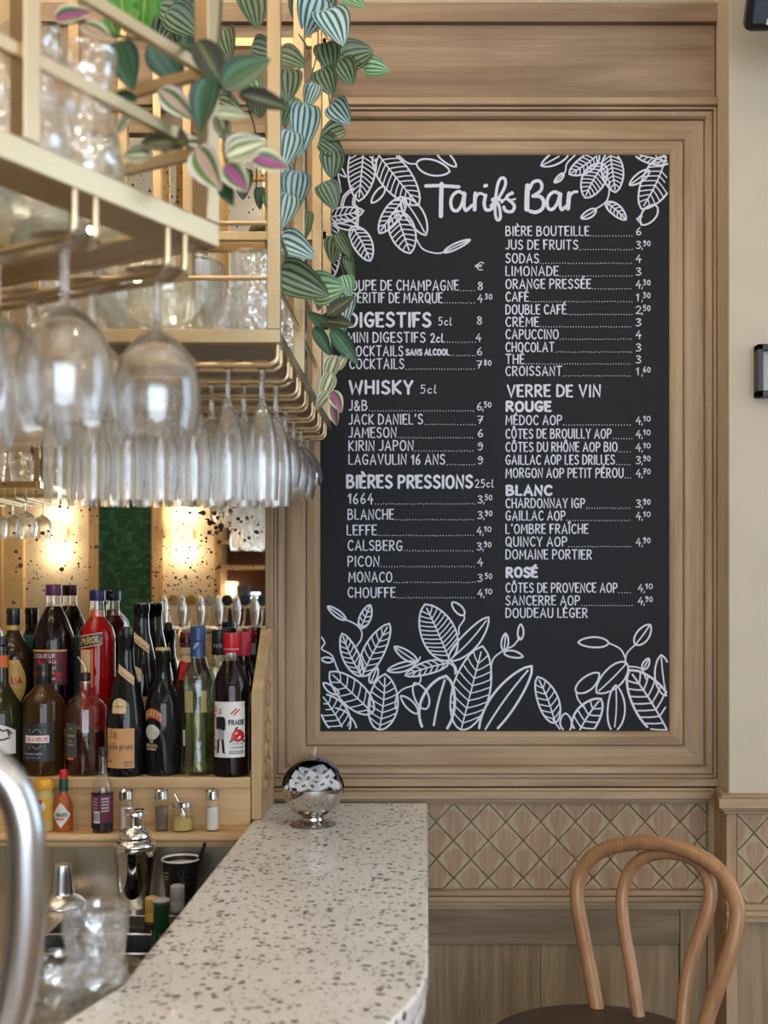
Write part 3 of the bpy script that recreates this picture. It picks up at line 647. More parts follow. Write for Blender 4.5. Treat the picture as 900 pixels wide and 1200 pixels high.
lettering(lambda mb: (line_text(mb, "MINI DIGESTIFS", 408, 498, 401, 11.4, 1.55), line_text(mb, "2cl", 505, 519, 401, 10, 1.5), dots(mb, 521, 557, 401), price(mb, '4', 558, 400)))
lettering(lambda mb: (line_text(mb, "COCKTAILS", 410, 472, 417, 11.4, 1.5), line_text(mb, "SANS ALCOOL", 476, 526, 416, 6.6, 1.7), dots(mb, 528.5, 557, 416.5), price(mb, '6', 559, 416)))
lettering(lambda mb: (shadowbold(mb, "WHISKY", 410, 483, 461, 14.5, 3.0), line_text(mb, "5cl", 493, 511, 461, 9.5, 1.1)))
lettering(lambda mb: (shadowbold(mb, "BIÈRES PRESSIONS", 407, 553, 571.5, 14, 2.9), line_text(mb, "25cl", 557, 578, 571, 9, 1.1)))
lettering(lambda mb: line_text(mb, "VERRE DE VIN", 595, 703, 464.5, 13, 2.4))
lettering(lambda mb: line_text(mb, "ROUGE", 594, 645, 481.5, 10.5, 3.0)); lettering(lambda mb: line_text(mb, "BLANC", 594, 646, 580, 10.5, 3.0)); lettering(lambda mb: line_text(mb, "ROSÉ", 594, 629, 676, 10.5, 3.0))
lettering(lambda mb: line_text(mb, "€", 557, 567, 316.5, 9.5, 1.1)); lettering(lambda mb: line_text(mb, "€", 746, 753, 261, 8.5, 1.1))
def title(mb):
    S = [("40 103,110 101,215 108", 15), ("124 92,121 180,120 262", 19), ("~242 150,215 132,185 150,172 185,180 225,205 234,228 205,243 150,247 142,242 200,252 232,284 205", 14),
         ("~302 142,299 180,298 228", 17), ("~298 200,306 160,325 142,347 150", 12), ("~356 152,348 195,358 228,384 226,404 200", 15), ("352 103,360 101", 16),
         ("~384 208,425 165,458 105,458 68,438 62,420 95,408 170,406 240,415 280,432 276,432 235,420 195,398 185,392 175,410 170,445 182", 13),
         ("~440 190,470 160,495 136", 10), ("~497 142,476 150,468 168,495 190,508 212,494 238,462 234,452 214", 14), ("~486 178,512 172", 8),
         ("577 102,574 165,573 226", 22), ("~588 118,606 84,636 76,652 96,646 128,606 156", 14), ("~606 156,644 160,662 186,655 222,622 242,590 236", 16),
         ("~748 150,722 134,694 150,680 185,686 220,708 226,732 198,748 150,752 142,748 196,757 228,782 208", 14), ("~797 142,793 180,790 222", 19), ("~792 196,802 155,820 136,838 134", 12)]
    for s, w in S:
        st = parse(s.replace('  ', ' ')); ribbons(mb, [[(490+x/4.5, 195+y/4.5) for x, y in st[0]]], w*1.2/4.5, bm_map)
lettering(title)
inb = lambda p: 376.8 < p[0] < 782.3 and 181.8 < p[1] < 855.4
def leaf_strokes(b, t, w, style, n=8):
    b, t = Vector((b[0], b[1])), Vector((t[0], t[1])); d = t-b; L = d.length; d /= L; nn = Vector((-d.y, d.x))
    bow = random.uniform(-.04, .04)*L
    mid = lambda u: b+d*(L*u)+nn*(bow*math.sin(PI*u))
    hw = lambda u: w/2*2.3*(u**.55*(1-u)**.68 if 0 < u < 1 else 0)
    us = [0, .015, .04]+[i/16 for i in range(1, 17)]
    a = [tuple(mid(u)+nn*hw(u)) for u in us]; c = [tuple(mid(u)-nn*hw(u)) for u in us]
    out = [(a, 1.0), (c, 1.0)]
    if style != 'o': out.append(([tuple(mid(u)) for u in [i/10*.93 for i in range(11)]], .8))
    if style == 'v':
        n = max(4, round(n*.78))
        for i in range(n):
            u = .08+.8*i/n; u2 = min(.97, u+.12)
            for s in (1, -1): out.append(([tuple(mid(u)), tuple(mid((u+u2)/2)+nn*s*hw(u2)*.52), tuple(mid(u2)+nn*s*hw(u2)*.93)], .68))
    return out
def drawing(ox, oy, k, leaves, stems, lw=2.1):
    mb = MB()
    for l in leaves:
        b, t, w, st = (l[0], l[1]), (l[2], l[3]), l[4], l[5]; n = l[6] if len(l) > 6 else 8; th = l[7] if len(l) > 7 else 1
        for s, ww in leaf_strokes((ox+b[0]/k, oy+b[1]/k), (ox+t[0]/k, oy+t[1]/k), w/k, st, n): ribbons(mb, [s], lw*ww*th, bm_map, clip=inb)
    for s in stems:
        p = parse('~'+s)[0]
        q = []
        for i in range(len(p)-1):
            for j in range(3): q.append((p[i][0]+(p[i+1][0]-p[i][0])*j/3, p[i][1]+(p[i+1][1]-p[i][1])*j/3))
        q.append(p[-1]); ribbons(mb, [[(ox+x/k, oy+y/k) for x, y in q]], lw*.85, bm_map, clip=inb)
    mb.obj('leaf_drawing', M['chalk'], bd, smooth=0)
drawing(370, 700, 4.286, [(150, 112, 60, 45, 34, 'm'), (225, 155, 273, 38, 56, 'v', 5), (230, 395, 132, 182, 84, 'v', 9), (232, 395, 370, 132, 104, 'v', 9), (285, 580, 70, 375, 130, 'v', 8), (320, 665, 348, 385, 150, 'v', 9),
    (275, 430, 308, 350, 38, 'm'), (115, 485, 38, 430, 34, 'o'), (150, 690, 28, 488, 130, 'v', 8), (85, 318, 28, 310, 26, 'o'), (672, 315, 548, 35, 175, 'v', 14), (672, 315, 868, 100, 88, 'm'), (665, 330, 450, 392, 64, 'v', 8),
    (510, 325, 395, 248, 46, 'm'), (500, 330, 360, 368, 46, 'm'), (745, 88, 685, 25, 40, 'o'), (730, 665, 838, 245, 190, 'v', 12), (585, 700, 655, 395, 175, 'm', 0, 1.5), (512, 582, 428, 495, 42, 'o'), (555, 560, 495, 430, 70, 'o')],
    ["150 112,200 135,230 170,228 210,205 245", "30 200,45 230,30 260,80 290,105 350,120 380", "745 88,745 112,720 150,720 185", "672 315,700 345,710 380", "525 385,520 430,440 460,405 500,400 560", "665 325,695 350,700 385", "100 555,150 575,190 620,205 655", "525 300,515 320,510 325"])
drawing(570, 710, 4.09, [(-25, 625, 217, 288, 120, 'm', 0, 1.3), (162, 162, 165, 88, 28, 'o'), (85, 215, 92, 132, 34, 'm'), (85, 225, 175, 243, 32, 'o'), (330, 560, 245, 340, 100, 'v', 8), (388, 600, 378, 515, 56, 'o'), (430, 412, 540, 322, 66, 'o'),
    (430, 630, 548, 445, 120, 'v', 7, 1.2), (612, 600, 620, 380, 84, 'm'), (672, 275, 528, 417, 96, 'm'), (585, 178, 440, 175, 50, 'o'), (715, 185, 785, 90, 62, 'm'), (750, 305, 778, 252, 30, 'm'), (880, 620, 685, 308, 175, 'v', 10, 1.3), (862, 430, 838, 235, 80, 'm')],
    ["20 350,30 260,80 215,130 190,160 150", "320 545,340 575,352 590", "430 412,440 450,475 495", "585 178,640 205,665 250,665 280", "715 185,675 225,665 270", "680 290,740 300,765 350"])
drawing(375, 175, 5.294, [(275, -70, 240, 322, 175, 'v', 14), (345, 10, 612, 347, 190, 'v', 13), (600, 85, 805, 138, 96, 'o'), (720, 0, 845, 107, 56, 'o'), (400, 232, 320, 332, 48, 'o'), (525, 300, 368, 520, 110, 'v', 9), (515, 305, 657, 532, 110, 'm'),
    (470, 385, 560, 645, 160, 'v', 9), (770, 638, 932, 561, 36, 'm'), (10, 425, 270, 382, 96, 'v', 9), (90, 455, 242, 487, 62, 'm'), (200, 480, 312, 692, 120, 'v', 9), (50, 420, 70, 800, 150, 'v', 12)],
    ["490 40,545 85,600 90", "600 560,640 620,720 645,770 638", "205 238,150 285,130 350", "215 246,162 290,142 352", "212 285,203 340,228 375,222 480", "226 285,214 335,238 375,234 480", "110 145,120 200,130 265", "112 150,140 165,162 170,150 145,138 120"])
drawing(625, 175, 5.4545, [(230, 5, 50, 105, 78, 'm'), (192, 155, 135, 212, 32, 'm'), (418, 30, 230, 158, 105, 'v', 9), (450, 95, 330, 310, 150, 'v', 10), (490, 20, 525, 275, 140, 'v', 10), (400, 385, 305, 440, 48, 'm'), (465, 340, 592, 450, 70, 'v', 6),
    (870, 80, 645, 30, 80, 'v', 8), (740, 135, 615, 228, 56, 'm'), (850, 50, 692, 382, 190, 'v', 12), (785, 360, 690, 482, 90, 'o')],
    ["270 35,215 90,205 140,185 165", "485 200,485 270,465 335,400 380"])

# ================================================================== COUNTER
CZ = E-.45
XC = -.348
def arc(cx, cy, r, a0, a1, n): return [(cx+r*math.cos(math.radians(a0+(a1-a0)*i/n)), cy+r*math.sin(math.radians(a0+(a1-a0)*i/n))) for i in range(n+1)]
Ad = Vector((-.48, -.877)); 
def counter_poly(inset=0, back=D-.047):
    R = .50
    cx, cy = .002-R, 1.41
    pts = [(XC, back), (.002-inset, back)]
    a = arc(cx, cy, R-inset, 0, -28.7, 10); pts += a
    ex, ey = a[-1]; pts.append((ex+Ad.x*.9, ey+Ad.y*.9))
    lx, ly = pts[-1]; pts.append((lx-.877*.36, ly+.48*.36))
    pts += [(-.62, .93), (-.386, 1.21), (-.353, 1.33)]
    return pts[::-1]
co = thing('bar_counter', 'speckled terrazzo bar counter with rounded corner in front of the panelled wall', 'counter', (0, 0, 0))
top = MB().prism(counter_poly(), CZ-.026, CZ); top.obj('worktop', M['terrazzo'], co, bevel=.004)
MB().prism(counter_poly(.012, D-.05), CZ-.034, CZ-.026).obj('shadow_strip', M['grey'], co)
MB().prism(counter_poly(.003, D-.05), CZ-.052, CZ-.034).obj('edge_band', M['terrazzo'], co, bevel=.003)
MB().prism([(-.340, D-.05), (-.09, D-.05), (-.09, 1.44), (-.13, 1.22), (-.52, .52), (-.64, .60), (-.30, 1.19), (-.340, 1.30)][::-1], 0, CZ-.052).obj('body', M['panel_v'], co)

# ================================================================== BOTTLE SHELF
YS = F/584    # front plane of the shelf
SZ = E-.365; LZ_ = E-.462
bs = thing('bottle_shelf', 'pale oak stepped bar shelf carrying the bottles, with lattice end panel', 'shelf', (0, 0, 0))
XE = -.352   # inner side of the end panel
MB().box(-1.5, XE-.002, YS, D-.008, SZ-.022, SZ).obj('shelf_board', M['bar_wood'], bs, bevel=.002)
MB().box(-1.5, XE-.002, YS+.004, YS+.02, LZ_, SZ-.022).obj('front_board', M['bar_wood'], bs, bevel=.001)
lg = MB(); lg.box(-1.5, XE-.002, YS-.085, YS+.01, LZ_-.018, LZ_)
for (d, z0, z1) in [(.091, -.012, -.004), (.088, -.030, -.013), (.078, -.037, -.030)]: lg.box(-1.5, XE-.004, YS-d, YS, LZ_+z0, LZ_+z1)
lg.obj('ledge', M['bar_wood'], bs, bevel=.002)
MB().box(-1.5, -.668, 2.435, D-.009, SZ, E-.285).obj('riser', M['bar_wood'], bs, bevel=.002)
# lattice end panel (profile in y,z)
ZB = CZ+.0005
outer = [(YS, ZB), (YS, E-.195), (2.445, E-.070), (D-.048, E-.070), (D-.048, ZB)]
inner = [(YS+.035, ZB+.045), (YS+.035, E-.215), (2.452, E-.108), (D-.075, E-.108), (D-.075, ZB+.045)]
pn = MB(); x0, x1 = XE, XE+.021; n = 5
v = [(x, y, z) for x in (x0, x1) for poly in (outer, inner) for (y, z) in poly]
f = []
for i in range(n):
    j = (i+1) % n; f += [(i, j, n+j, n+i), (2*n+i, 3*n+i, 3*n+j, 2*n+j), (i, 2*n+i, 2*n+j, j), (n+i, n+j, 3*n+j, 3*n+i)]
pn.add(v, f); pn.obj('end_panel', M['bar_wood_v'], bs, bevel=.0015, fixn=True)
def clipline(p, d, poly):
    ts = []
    for i in range(len(poly)):
        a, b = Vector(poly[i]), Vector(poly[(i+1) % len(poly)]); e = b-a; den = d.x*e.y-d.y*e.x
        if abs(den) < 1e-9: continue
        w = a-p; t = (w.x*e.y-w.y*e.x)/den; u = (w.x*d.y-w.y*d.x)/den
        if -1e-6 <= u <= 1+1e-6: ts.append(t)
    return (p+d*min(ts), p+d*max(ts)) if len(ts) > 1 else None
big = [(YS+.03, ZB+.04), (YS+.03, E-.213), (2.45, E-.103), (D-.07, E-.103), (D-.07, ZB+.04)]
for sgn in (1, -1):
    for k in range(-5, 8):
        c = clipline(Vector((2.40, E-.27+k*.078)), Vector((1, sgn*1.25)).normalized(), big)
        if c and (c[1]-c[0]).length > .03:
            pts = []
            for i in range(9):
                t = i/8; q = c[0].lerp(c[1], t); pts.append((XE+.0105, q.x, q.y))
            mb = MB(); 
            for i in range(8): mb.bar(pts[i], pts[i+1], .014, .011, up=(1, 0, 0))
            mb = MB().bar(pts[0], pts[-1], .009, .013, up=(1, 0, 0)); mb.obj('lattice_bar', M['bar_wood_v'], bs)
# green board between bottles and mirror
tag(MB().box(-.96, PX(108), D-.0185, D-.0075, SZ+.0005+.0, E-.088).obj('green_board', M['teal'], bevel=.001), 'dark green board standing behind the dark liqueur bottles at the mirror', 'board')

# ================================================================== STEEL WORKTOP
TZ = E-.575
sw = thing('steel_worktop', 'brushed steel bar worktop with sunken bottle wells under the bottle shelf', 'worktop', (0, 0, 0))
XW = -.645; XI = -.442; YW0 = 1.2
MB().box(-1.5, XC-.004, 2.205, 2.212, TZ, LZ_-.02).obj('backsplash', M['steel'], sw)
MB().box(-1.5, XC-.004, 2.07, 2.205, TZ-.02, TZ).obj('rear_strip', M['steel'], sw, bevel=.001)
MB().box(-1.5, XW, YW0, 2.07, TZ-.02, TZ).obj('left_deck', M['steel'], sw, bevel=.001)
MB().box(XW, XC-.004, YW0, 1.72, TZ-.02, TZ).obj('front_deck', M['steel'], sw, bevel=.001)
for y in (1.945, 1.838, 1.728): MB().box(XW, XC-.004, y, y+.009, TZ-.03, TZ+.003).obj('divider_rail', M['steel_tube'], sw, bevel=.001)
MB().box(XW, XC-.004, 1.72, 2.07, TZ-.34, TZ-.32).box(XW, XC-.004, 2.065, 2.07, TZ-.32, TZ-.02).box(XW, XW+.004, 1.72, 2.07, TZ-.32, TZ-.02).box(XC-.01, XC-.004, 1.72, 2.07, TZ-.32, TZ-.02).box(XW, XC-.004, 1.72, 1.724, TZ-.32, TZ-.02).box(XW, XC-.004, 1.838, 1.842, TZ-.32, TZ-.03).obj('well', M['grey'], sw)
MB().box(-1.5, XC-.004, YW0, 2.2, 0, TZ-.35).obj('cupboard', M['steel'], sw)

# ================================================================== BOTTLES
def cylmap(R, off=.0007):
    return lambda u, z: (R(z)*math.sin(u/R(z)) if False else (R(z)+off)*math.sin(u/R(z)), -(R(z)+off)*math.cos(u/R(z)), z)
def patch(Rf, u0, u1, z0, z1, mat, parent, name='label', off=.0004, nu=14, nz=2, slant=0, shape=None):
    mb = MB(); v = []; f = []
    for j in range(nz+1):
        for i in range(nu+1):
            a = i/nu; u = u0+(u1-u0)*a; z = z0+(z1-z0)*j/nz+slant*(a-.5)
            if shape: u, z = shape(a, j/nz, u, z)
            R = Rf(z); v.append(((R+off)*math.sin(u/R), -(R+off)*math.cos(u/R), z))
    for j in range(nz):
        for i in range(nu): a = j*(nu+1)+i; f.append((a, a+1, a+nu+2, a+nu+1))
    mb.add(v, f); return mb.obj(name, mat, parent, smooth=60)
def rof(prof):
    def R(z):
        for (r0, z0), (r1, z1) in zip(prof, prof[1:]):
            if z0 <= z <= z1 and z1 > z0: return max(.004, r0+(r1-r0)*(z-z0)/(z1-z0))
        return prof[-1][0]
    return R
def text_on(Rf, text, u0, u1, zb, h, w, mat, parent, name='lettering', slant=0):
    mb = MB(); mp = cylmap(Rf, .0010)
    st = lay(text, u0, u1, 0, h, wob=.0); um = (u0+u1)/2
    ribbons(mb, st, w, lambda u, z: mp(u, zb+z+slant*(u-um))); mb.obj(name, mat, parent, smooth=0)
def smoothprof(p, n=4): return [(max(0, v.x), v.y) for v in cr([(a, b, 0) for a, b in p], n)]
def bottle(name, label, px, Y, z, prof, body, group, cap=None, rot=0, cat='bottle', clear=None):
    b = thing(name, label, cat, ((px-500)*Y/F, Y, z), rot, group)
    if clear:
        low = [q for q in prof if q[1] < clear]; r = rof(prof)(clear); nk_ = [(r, clear)]+[q for q in prof if q[1] > clear]
        MB().lathe(nk_, 28).obj('neck', M['glass'], b); prof = low+[(r*.96, clear), (0, clear)]
    MB().lathe(prof, 36).obj('body', body, b, smooth=40)
    if cap:
        r, z0, z1, m = cap; MB().lathe([(r*.98, z0), (r, z0+.001), (r, z1-.002), (r*.9, z1)], 28).obj('cap', m, b)
    return b
FRONT = 'bottles in the front row of the bar shelf'; BACK = 'bottles in the back row against the mirror'
YF = 2.362; YK = 2.487; RZ_ = E-.285
def std(R, H, sh, nr, nb, base=.004):   # radius, height, shoulder z, neck radius, neck base z
    return [(R*.86, 0), (R*.97, .002), (R, .008), (R, sh), (R*.97, sh+(nb-sh)*.2), (R*.82, sh+(nb-sh)*.45), (R*.55+nr*.1, sh+(nb-sh)*.7), (nr*1.25, sh+(nb-sh)*.9), (nr, nb+.004), (nr, H-.012), (nr*1.12, H-.011), (nr*1.12, H-.001), (nr*.8, H)]
def spout(b, z, tilt=0):
    mb = MB().lathe([(.009, 0), (.011, .002), (.010, .016), (.006, .018)], 18, (0, 0, z)); mb.obj('stopper', M['black'], b)
    m2 = MB().tube([(0, 0, z+.016), (0, 0, z+.028), (-.006, -.003, z+.040), (-.014, -.006, z+.050)], [.005, .0045, .004, .003], 10); m2.obj('pourer', M['glass'], b)
# --- F1 olive bottle with horse label, far left
p = std(.043, .262, .115, .0135, .185); R = rof(p)
b = bottle('liqueur_bottle', 'olive-dark bottle with orange neck band and white horse label, leftmost in front', 2, YF, SZ, p, M['olive_glass'], FRONT); spout(b, .262)
patch(R, -.045, .044, .045, .092, M['white'], b, shape=lambda a, t, u, z: (u, z+(.014*math.sin(PI*a) if t > .9 else 0)))
patch(R, -.0415, .0415, .218, .243, M['orange'], b, off=.0008)
hb = MB(); mpp = cylmap(R, .0012)
ribbons(hb, parse("~-.004 .080,.002 .092,.010 .096,.018 .092,.026 .094,.034 .086|~.006 .090,.004 .082|~.026 .092,.030 .082|~.002 .078,.014 .074,.030 .078"), .0035, mpp); hb.obj('horse_emblem', M['brown'], b)
# --- F2 amber
p = std(.0415, .212, .143, .0145, .182); R = rof(p)
b = bottle('liqueur_bottle', 'squat amber liqueur bottle with black cap and dark label, white band across it', 51, YF, SZ, p, M['amber'], FRONT, (.0160, .185, .226, M['black']))
patch(R, -.040, .036, .030, .108, M['charcoal'], b); patch(R, -.026, .024, .068, .083, M['white'], b, 'label_band', off=.001)
text_on(R, "DRAMBUIE", -.024, .022, .0712, .0080, .0013, M['red'], b)
eb = MB(); ribbons(eb, parse("~-.010 .088,0 .096,.010 .088|~-.010 .063,0 .056,.010 .063|-.016 .086,-.016 .094,.016 .094,.016 .086|-.016 .064,-.016 .057,.016 .057,.016 .064"), .0010, cylmap(R, .0010)); eb.obj('ornament', M['lightgrey'], b)
tb = MB(); ribbons(tb, lay("SCOTCH WHISKY LIQUEUR", -.030, .010, .044, .0035)+lay("LIQUEUR", -.030, .008, .037, .0025), .0006, cylmap(R, .0010)); tb.obj('small_print', M['lightgrey'], b)
# --- F3 clear with dark red
p = std(.0415, .190, .132, .0125, .168); R = rof(p)
b = bottle('cognac_bottle', 'clear round-shouldered bottle half full of dark red spirit, pour spout, slim grey label', 100, YF, SZ, p, M['glass'], FRONT)
MB().lathe([(.0, .006), (.037, .007), (.0385, .012), (.0385, .088), (0, .0885)], 32).obj('liquid', M['cognac'], b); spout(b, .190)
patch(R, -.034, -.005, .038, .108, M['grey'], b, slant=0); patch(R, -.028, -.012, .0335, .038, M['orange'], b, 'label_band', off=.0006)
tb = MB(); ribbons(tb, lay("XO", -.023, -.016, .094, .005)+lay("DAVIDOFF", -.030, -.009, .080, .004)+lay("COGNAC", -.027, -.012, .062, .004)+lay("DE", -.022, -.017, .070, .003), .0007, cylmap(R, .0010)); tb.obj('small_print', M['gold'], b)
# --- F4 plum brandy
def prune(px, Y, z, lab, k=1.0, rot=0, group=FRONT, label_w=1):
    p = [(.0375, 0), (.0385, .003), (.039, .012), (.039, .105), (.037, .130), (.031, .160), (.023, .195), (.0165, .225), (.0150, .250), (.0150, .268), (.0165, .270), (.0165, .284), (.012, .286)]
    p = [(r*k, zz*k) for r, zz in p]; R = rof(p)
    b = bottle('brandy_bottle', lab, px, Y, z, p, M['black_glass'], group, rot=rot)
    patch(R, -.037*k, .026*k, .018*k, .098*k, M['tan'], b)
    patch(R, -.012*k, .022*k, .196*k, .214*k, M['kraft'], b, 'neck_band', slant=-.028*k, off=.0012, nu=16)
    patch(R, -.020*k, .008*k, .128*k, .158*k, M['kraft'], b, 'drop_label', off=.001, nz=8, shape=lambda a, t, u, zz: (-.006*k+(a-.5)*.030*k*(math.sin(PI*min(1, max(.02, (1-t)**.8)))**.6 if t > .35 else 1-.5*max(0, .2-t)), zz+.0))
    w = .0010*k
    tb = MB(); mp_ = cylmap(R, .0011)
    ribbons(tb, lay("la", -.022*k, -.010*k, .078*k, .018*k, wob=0), w, mp_); ribbons(tb, lay("vieille prune", -.034*k, .022*k, .056*k, .014*k, wob=0), w, mp_)
    ribbons(tb, lay("ALC 42% VOL".replace('%', ' '), .004*k, .022*k, .028*k, .004*k)+lay("SOUILLAC", -.034*k, -.020*k, .030*k, .004*k)+lay("700 ml".replace('0', 'O'), .006*k, .022*k, .022*k, .004*k), w*.55, mp_)
    ribbons(tb, lay("Souillac".replace('S', 's').replace('ouillac', 'auiera'), -.008*k, .018*k, .199*k, .008*k), w*.6, lambda u, zz: cylmap(R, .0017)(u, zz-.8*(u-.005*k)))
    ribbons(tb, lay("reserve", -.014*k, .002*k, .140*k, .005*k), w*.5, cylmap(R, .0014)); tb.obj('lettering', M['black'], b); return b
b = prune(148, YF-.01, SZ, 'black plum brandy bottle with orange script label and pour spout, front row'); spout(b, .284)
# --- F5 cream liqueur
p = [(.035, 0), (.0362, .003), (.0366, .010), (.0366, .10), (.0363, .125), (.0345, .147), (.0285, .167), (.0190, .182), (.0152, .193), (.0140, .228), (.0155, .230), (.0155, .252), (.013, .253)]; R = rof(p)
b = bottle('cream_liqueur_bottle', 'round-bellied black cream liqueur bottle with landscape picture label, front row', 191, YF, SZ, p, M['black_glass'], FRONT, None)
MB().lathe([(.0150, .253), (.0152, .254), (.0150, .258), (.012, .259)], 24).obj('cap', M['kraft'], b)
M['rust'] = plain('print_rust', srgb(168, 78, 44), .45)
patch(R, -.034, .008, .107, .127, M['rust'], b, off=.0006, slant=-.006, shape=lambda a, t, u, z: (u, z+.010*math.sin(PI*a)))
tb = MB(); ribbons(tb, lay("BAILEYS", -.031, .005, .1125, .0115), .0017, lambda u, z: cylmap(R, .0014)(u, z+.010*math.sin(PI*min(1, max(0, (u+.034)/.042)))-.14*(u+.013))); tb.obj('lettering', M['kraft'], b)
patch(R, -.034, .002, .074, .104, plain('landscape_print', srgb(196, 196, 180), .5, noise=.35, nscale=60), b, 'picture_label', nz=8, shape=lambda a, t, u, z: (-.016+(a-.5)*.036*math.sin(PI*max(.03, min(.97, t)))**.5, z))
tb = MB(); ribbons(tb, lay("THE", -.020, -.012, .068, .004)+lay("ORIGINAL", -.030, -.002, .059, .006)+lay("IRISH CREAM", -.028, -.006, .053, .0035), .0009, cylmap(R, .0010)); tb.obj('small_print', M['kraft'], b)
# --- F6 tall pale green
p = [(.032, 0), (.034, .003), (.0345, .015), (.0315, .05), (.0325, .10), (.0335, .150), (.0355, .182), (.0340, .202), (.0265, .217), (.0150, .228), (.0125, .24), (.0125, .262)]; R = rof(p)
b = bottle('liqueur_bottle', 'tall pale green clear bottle with blue foil cap beside the strawberry liqueur', 232, YF, SZ, p, M['green_tint'], FRONT)
MB().lathe([(.0, .006), (.030, .008), (.030, .015), (.0285, .05), (.0295, .10), (.030, .118), (0, .1185)], 32).obj('liquid', M['pale_liquid'], b)
MB().lathe([(.0155, .240), (.0155, .268), (.0145, .270), (.0145, .272), (.0160, .274), (.0160, .300), (.014, .303)], 28).obj('cap', M['blue'], b)
patch(R, -.030, -.024, .060, .092, M['white'], b, 'back_label'); patch(R, -.024, -.004, .128, .172, M['kraft'], b, 'label', off=-.001); patch(R, .012, .026, .128, .172, M['kraft'], b, 'label', off=-.001)
sb = MB(); ribbons(sb, parse("~-.006 .258,.000 .262,.004 .268,-.002 .266,-.004 .256"), .0012, cylmap(lambda z: .0156, .0008)); sb.obj('emblem', M['white'], b)
rb = MB()
for i in range(10):
    a = 2*PI*i/10; rb.tube([(.0345*math.sin(a), -.0345*math.cos(a), .012), (.0318*math.sin(a), -.0318*math.cos(a), .05), (.0328*math.sin(a), -.0328*math.cos(a), .10)], .0012, 6)
rb.obj('glass_ribs', M['green_tint'], b)
# --- F7 strawberry
p = [(.035, 0), (.0365, .003), (.037, .008), (.037, .172), (.035, .188), (.029, .206), (.021, .222), (.0145, .236), (.0138, .245), (.0138, .255)]; R = rof(p)
b = bottle('strawberry_liqueur_bottle', 'dark red liqueur bottle with red cap and white waiter label next to the end panel', 271, YF-.015, SZ, p, M['wine_glass_liquid'], FRONT, (.0165, .249, .289, M['red']), clear=.232)
patch(R, -.034, .036, .040, .152, M['white'], b, nu=20)
wl = MB(); mp_ = cylmap(R, .0011)
ribbons(wl, parse("-.022 .118,-.022 .100|-.016 .118,-.016 .100|-.010 .118,-.010 .098"), .0075, mp_, 0)             # waistcoat
ribbons(wl, parse("-.021 .074,-.022 .052|-.011 .074,-.009 .052"), .0052, mp_, 0)                                     # trousers
ribbons(wl, parse("-.019 .136,-.013 .137|-.020 .122,-.016 .121,-.012 .122|-.027 .049,-.021 .050|-.011 .050,-.005 .049|-.026 .096,-.026 .120|-.006 .096,-.006 .116"), .0016, mp_, 0)
ribbons(wl, lay("FRAISE", .002, .033, .106, .009, wob=0), .0021, mp_, 2)
ribbons(wl, lay("LIQUEUR", .004, .031, .066, .004, wob=0)+lay("VEDRENNE", .004, .032, .058, .004, wob=0)+lay("SIROP DE FRAISE", .002, .033, .051, .0025, wob=0)+lay("PRODUIT DE FRANCE", .002, .033, .047, .0025, wob=0), .0006, mp_, 0)
ribbons(wl, lay("B", -.031, -.026, .132, .010, wob=0)+lay("E", -.031, -.027, .116, .010, wob=0)+lay("S", -.031, -.026, .100, .010, wob=0)+lay("L", -.031, -.027, .084, .010, wob=0)+lay("A", -.031, -.026, .068, .010, wob=0)+lay("R", -.031, -.026, .054, .009, wob=0), .0016, mp_, 1)
ribbons(wl, parse("~.008 .078,.012 .090,.020 .094,.028 .090,.031 .080,.020 .074,.008 .078|~.012 .082,.026 .086|.010 .086,.030 .080|.015 .076,.022 .090"), .0055, mp_, 1)
ribbons(wl, parse("~.004 .072,.010 .076|~.030 .074,.036 .072|~.014 .096,.018 .100"), .004, mp_, 3)
ribbons(wl, parse("~.006 .128,.012 .134,.016 .138|~.012 .126,.016 .130,.022 .136"), .003, mp_, 1); ribbons(wl, parse("-.030 .149,.034 .149|.034 .149,.034 .142"), .0012, mp_, 1)
wl.obj('label_print', [M['black'], M['red'], M['bluegrey'], M['green'], M['white']], b, smooth=0)
MB().lathe([(.0168, .256), (.0168, .2570)], 28).obj('cap_ring', M['white'], b)
hd = MB(); ribbons(hd, parse("~-.018 .129,-.015 .128,-.015 .132,-.018 .132"), .004, mp_); hd.obj('head_print', M['skin'], b)
apron = patch(R, -.023, -.008, .074, .098, M['lightgrey'], b, 'apron_print', off=.0009)

# --- back row
p = std(.040, .255, .150, .0135, .205); R = rof(p)
b = bottle('coffee_liqueur_bottle', 'dark brown bottle with black cap, yellow neck band and yellow label, back row far left', 16, YK, SZ+.08, p, M['brown_glass'], BACK, (.0145, .222, .258, M['black']))
patch(lambda z: .0140, -.0420, .0420, .211, .221, M['gold'], b, 'neck_band')
patch(R, -.012, .036, .052, .148, M['gold'], b, off=.0006, nz=8, shape=lambda a, t, u, z: (.012+(a-.5)*.056*math.sin(PI*max(.05, min(.95, t)))**.45, z)); text_on(R, "UA", .010, .030, .098, .012, .003, M['red'], b)
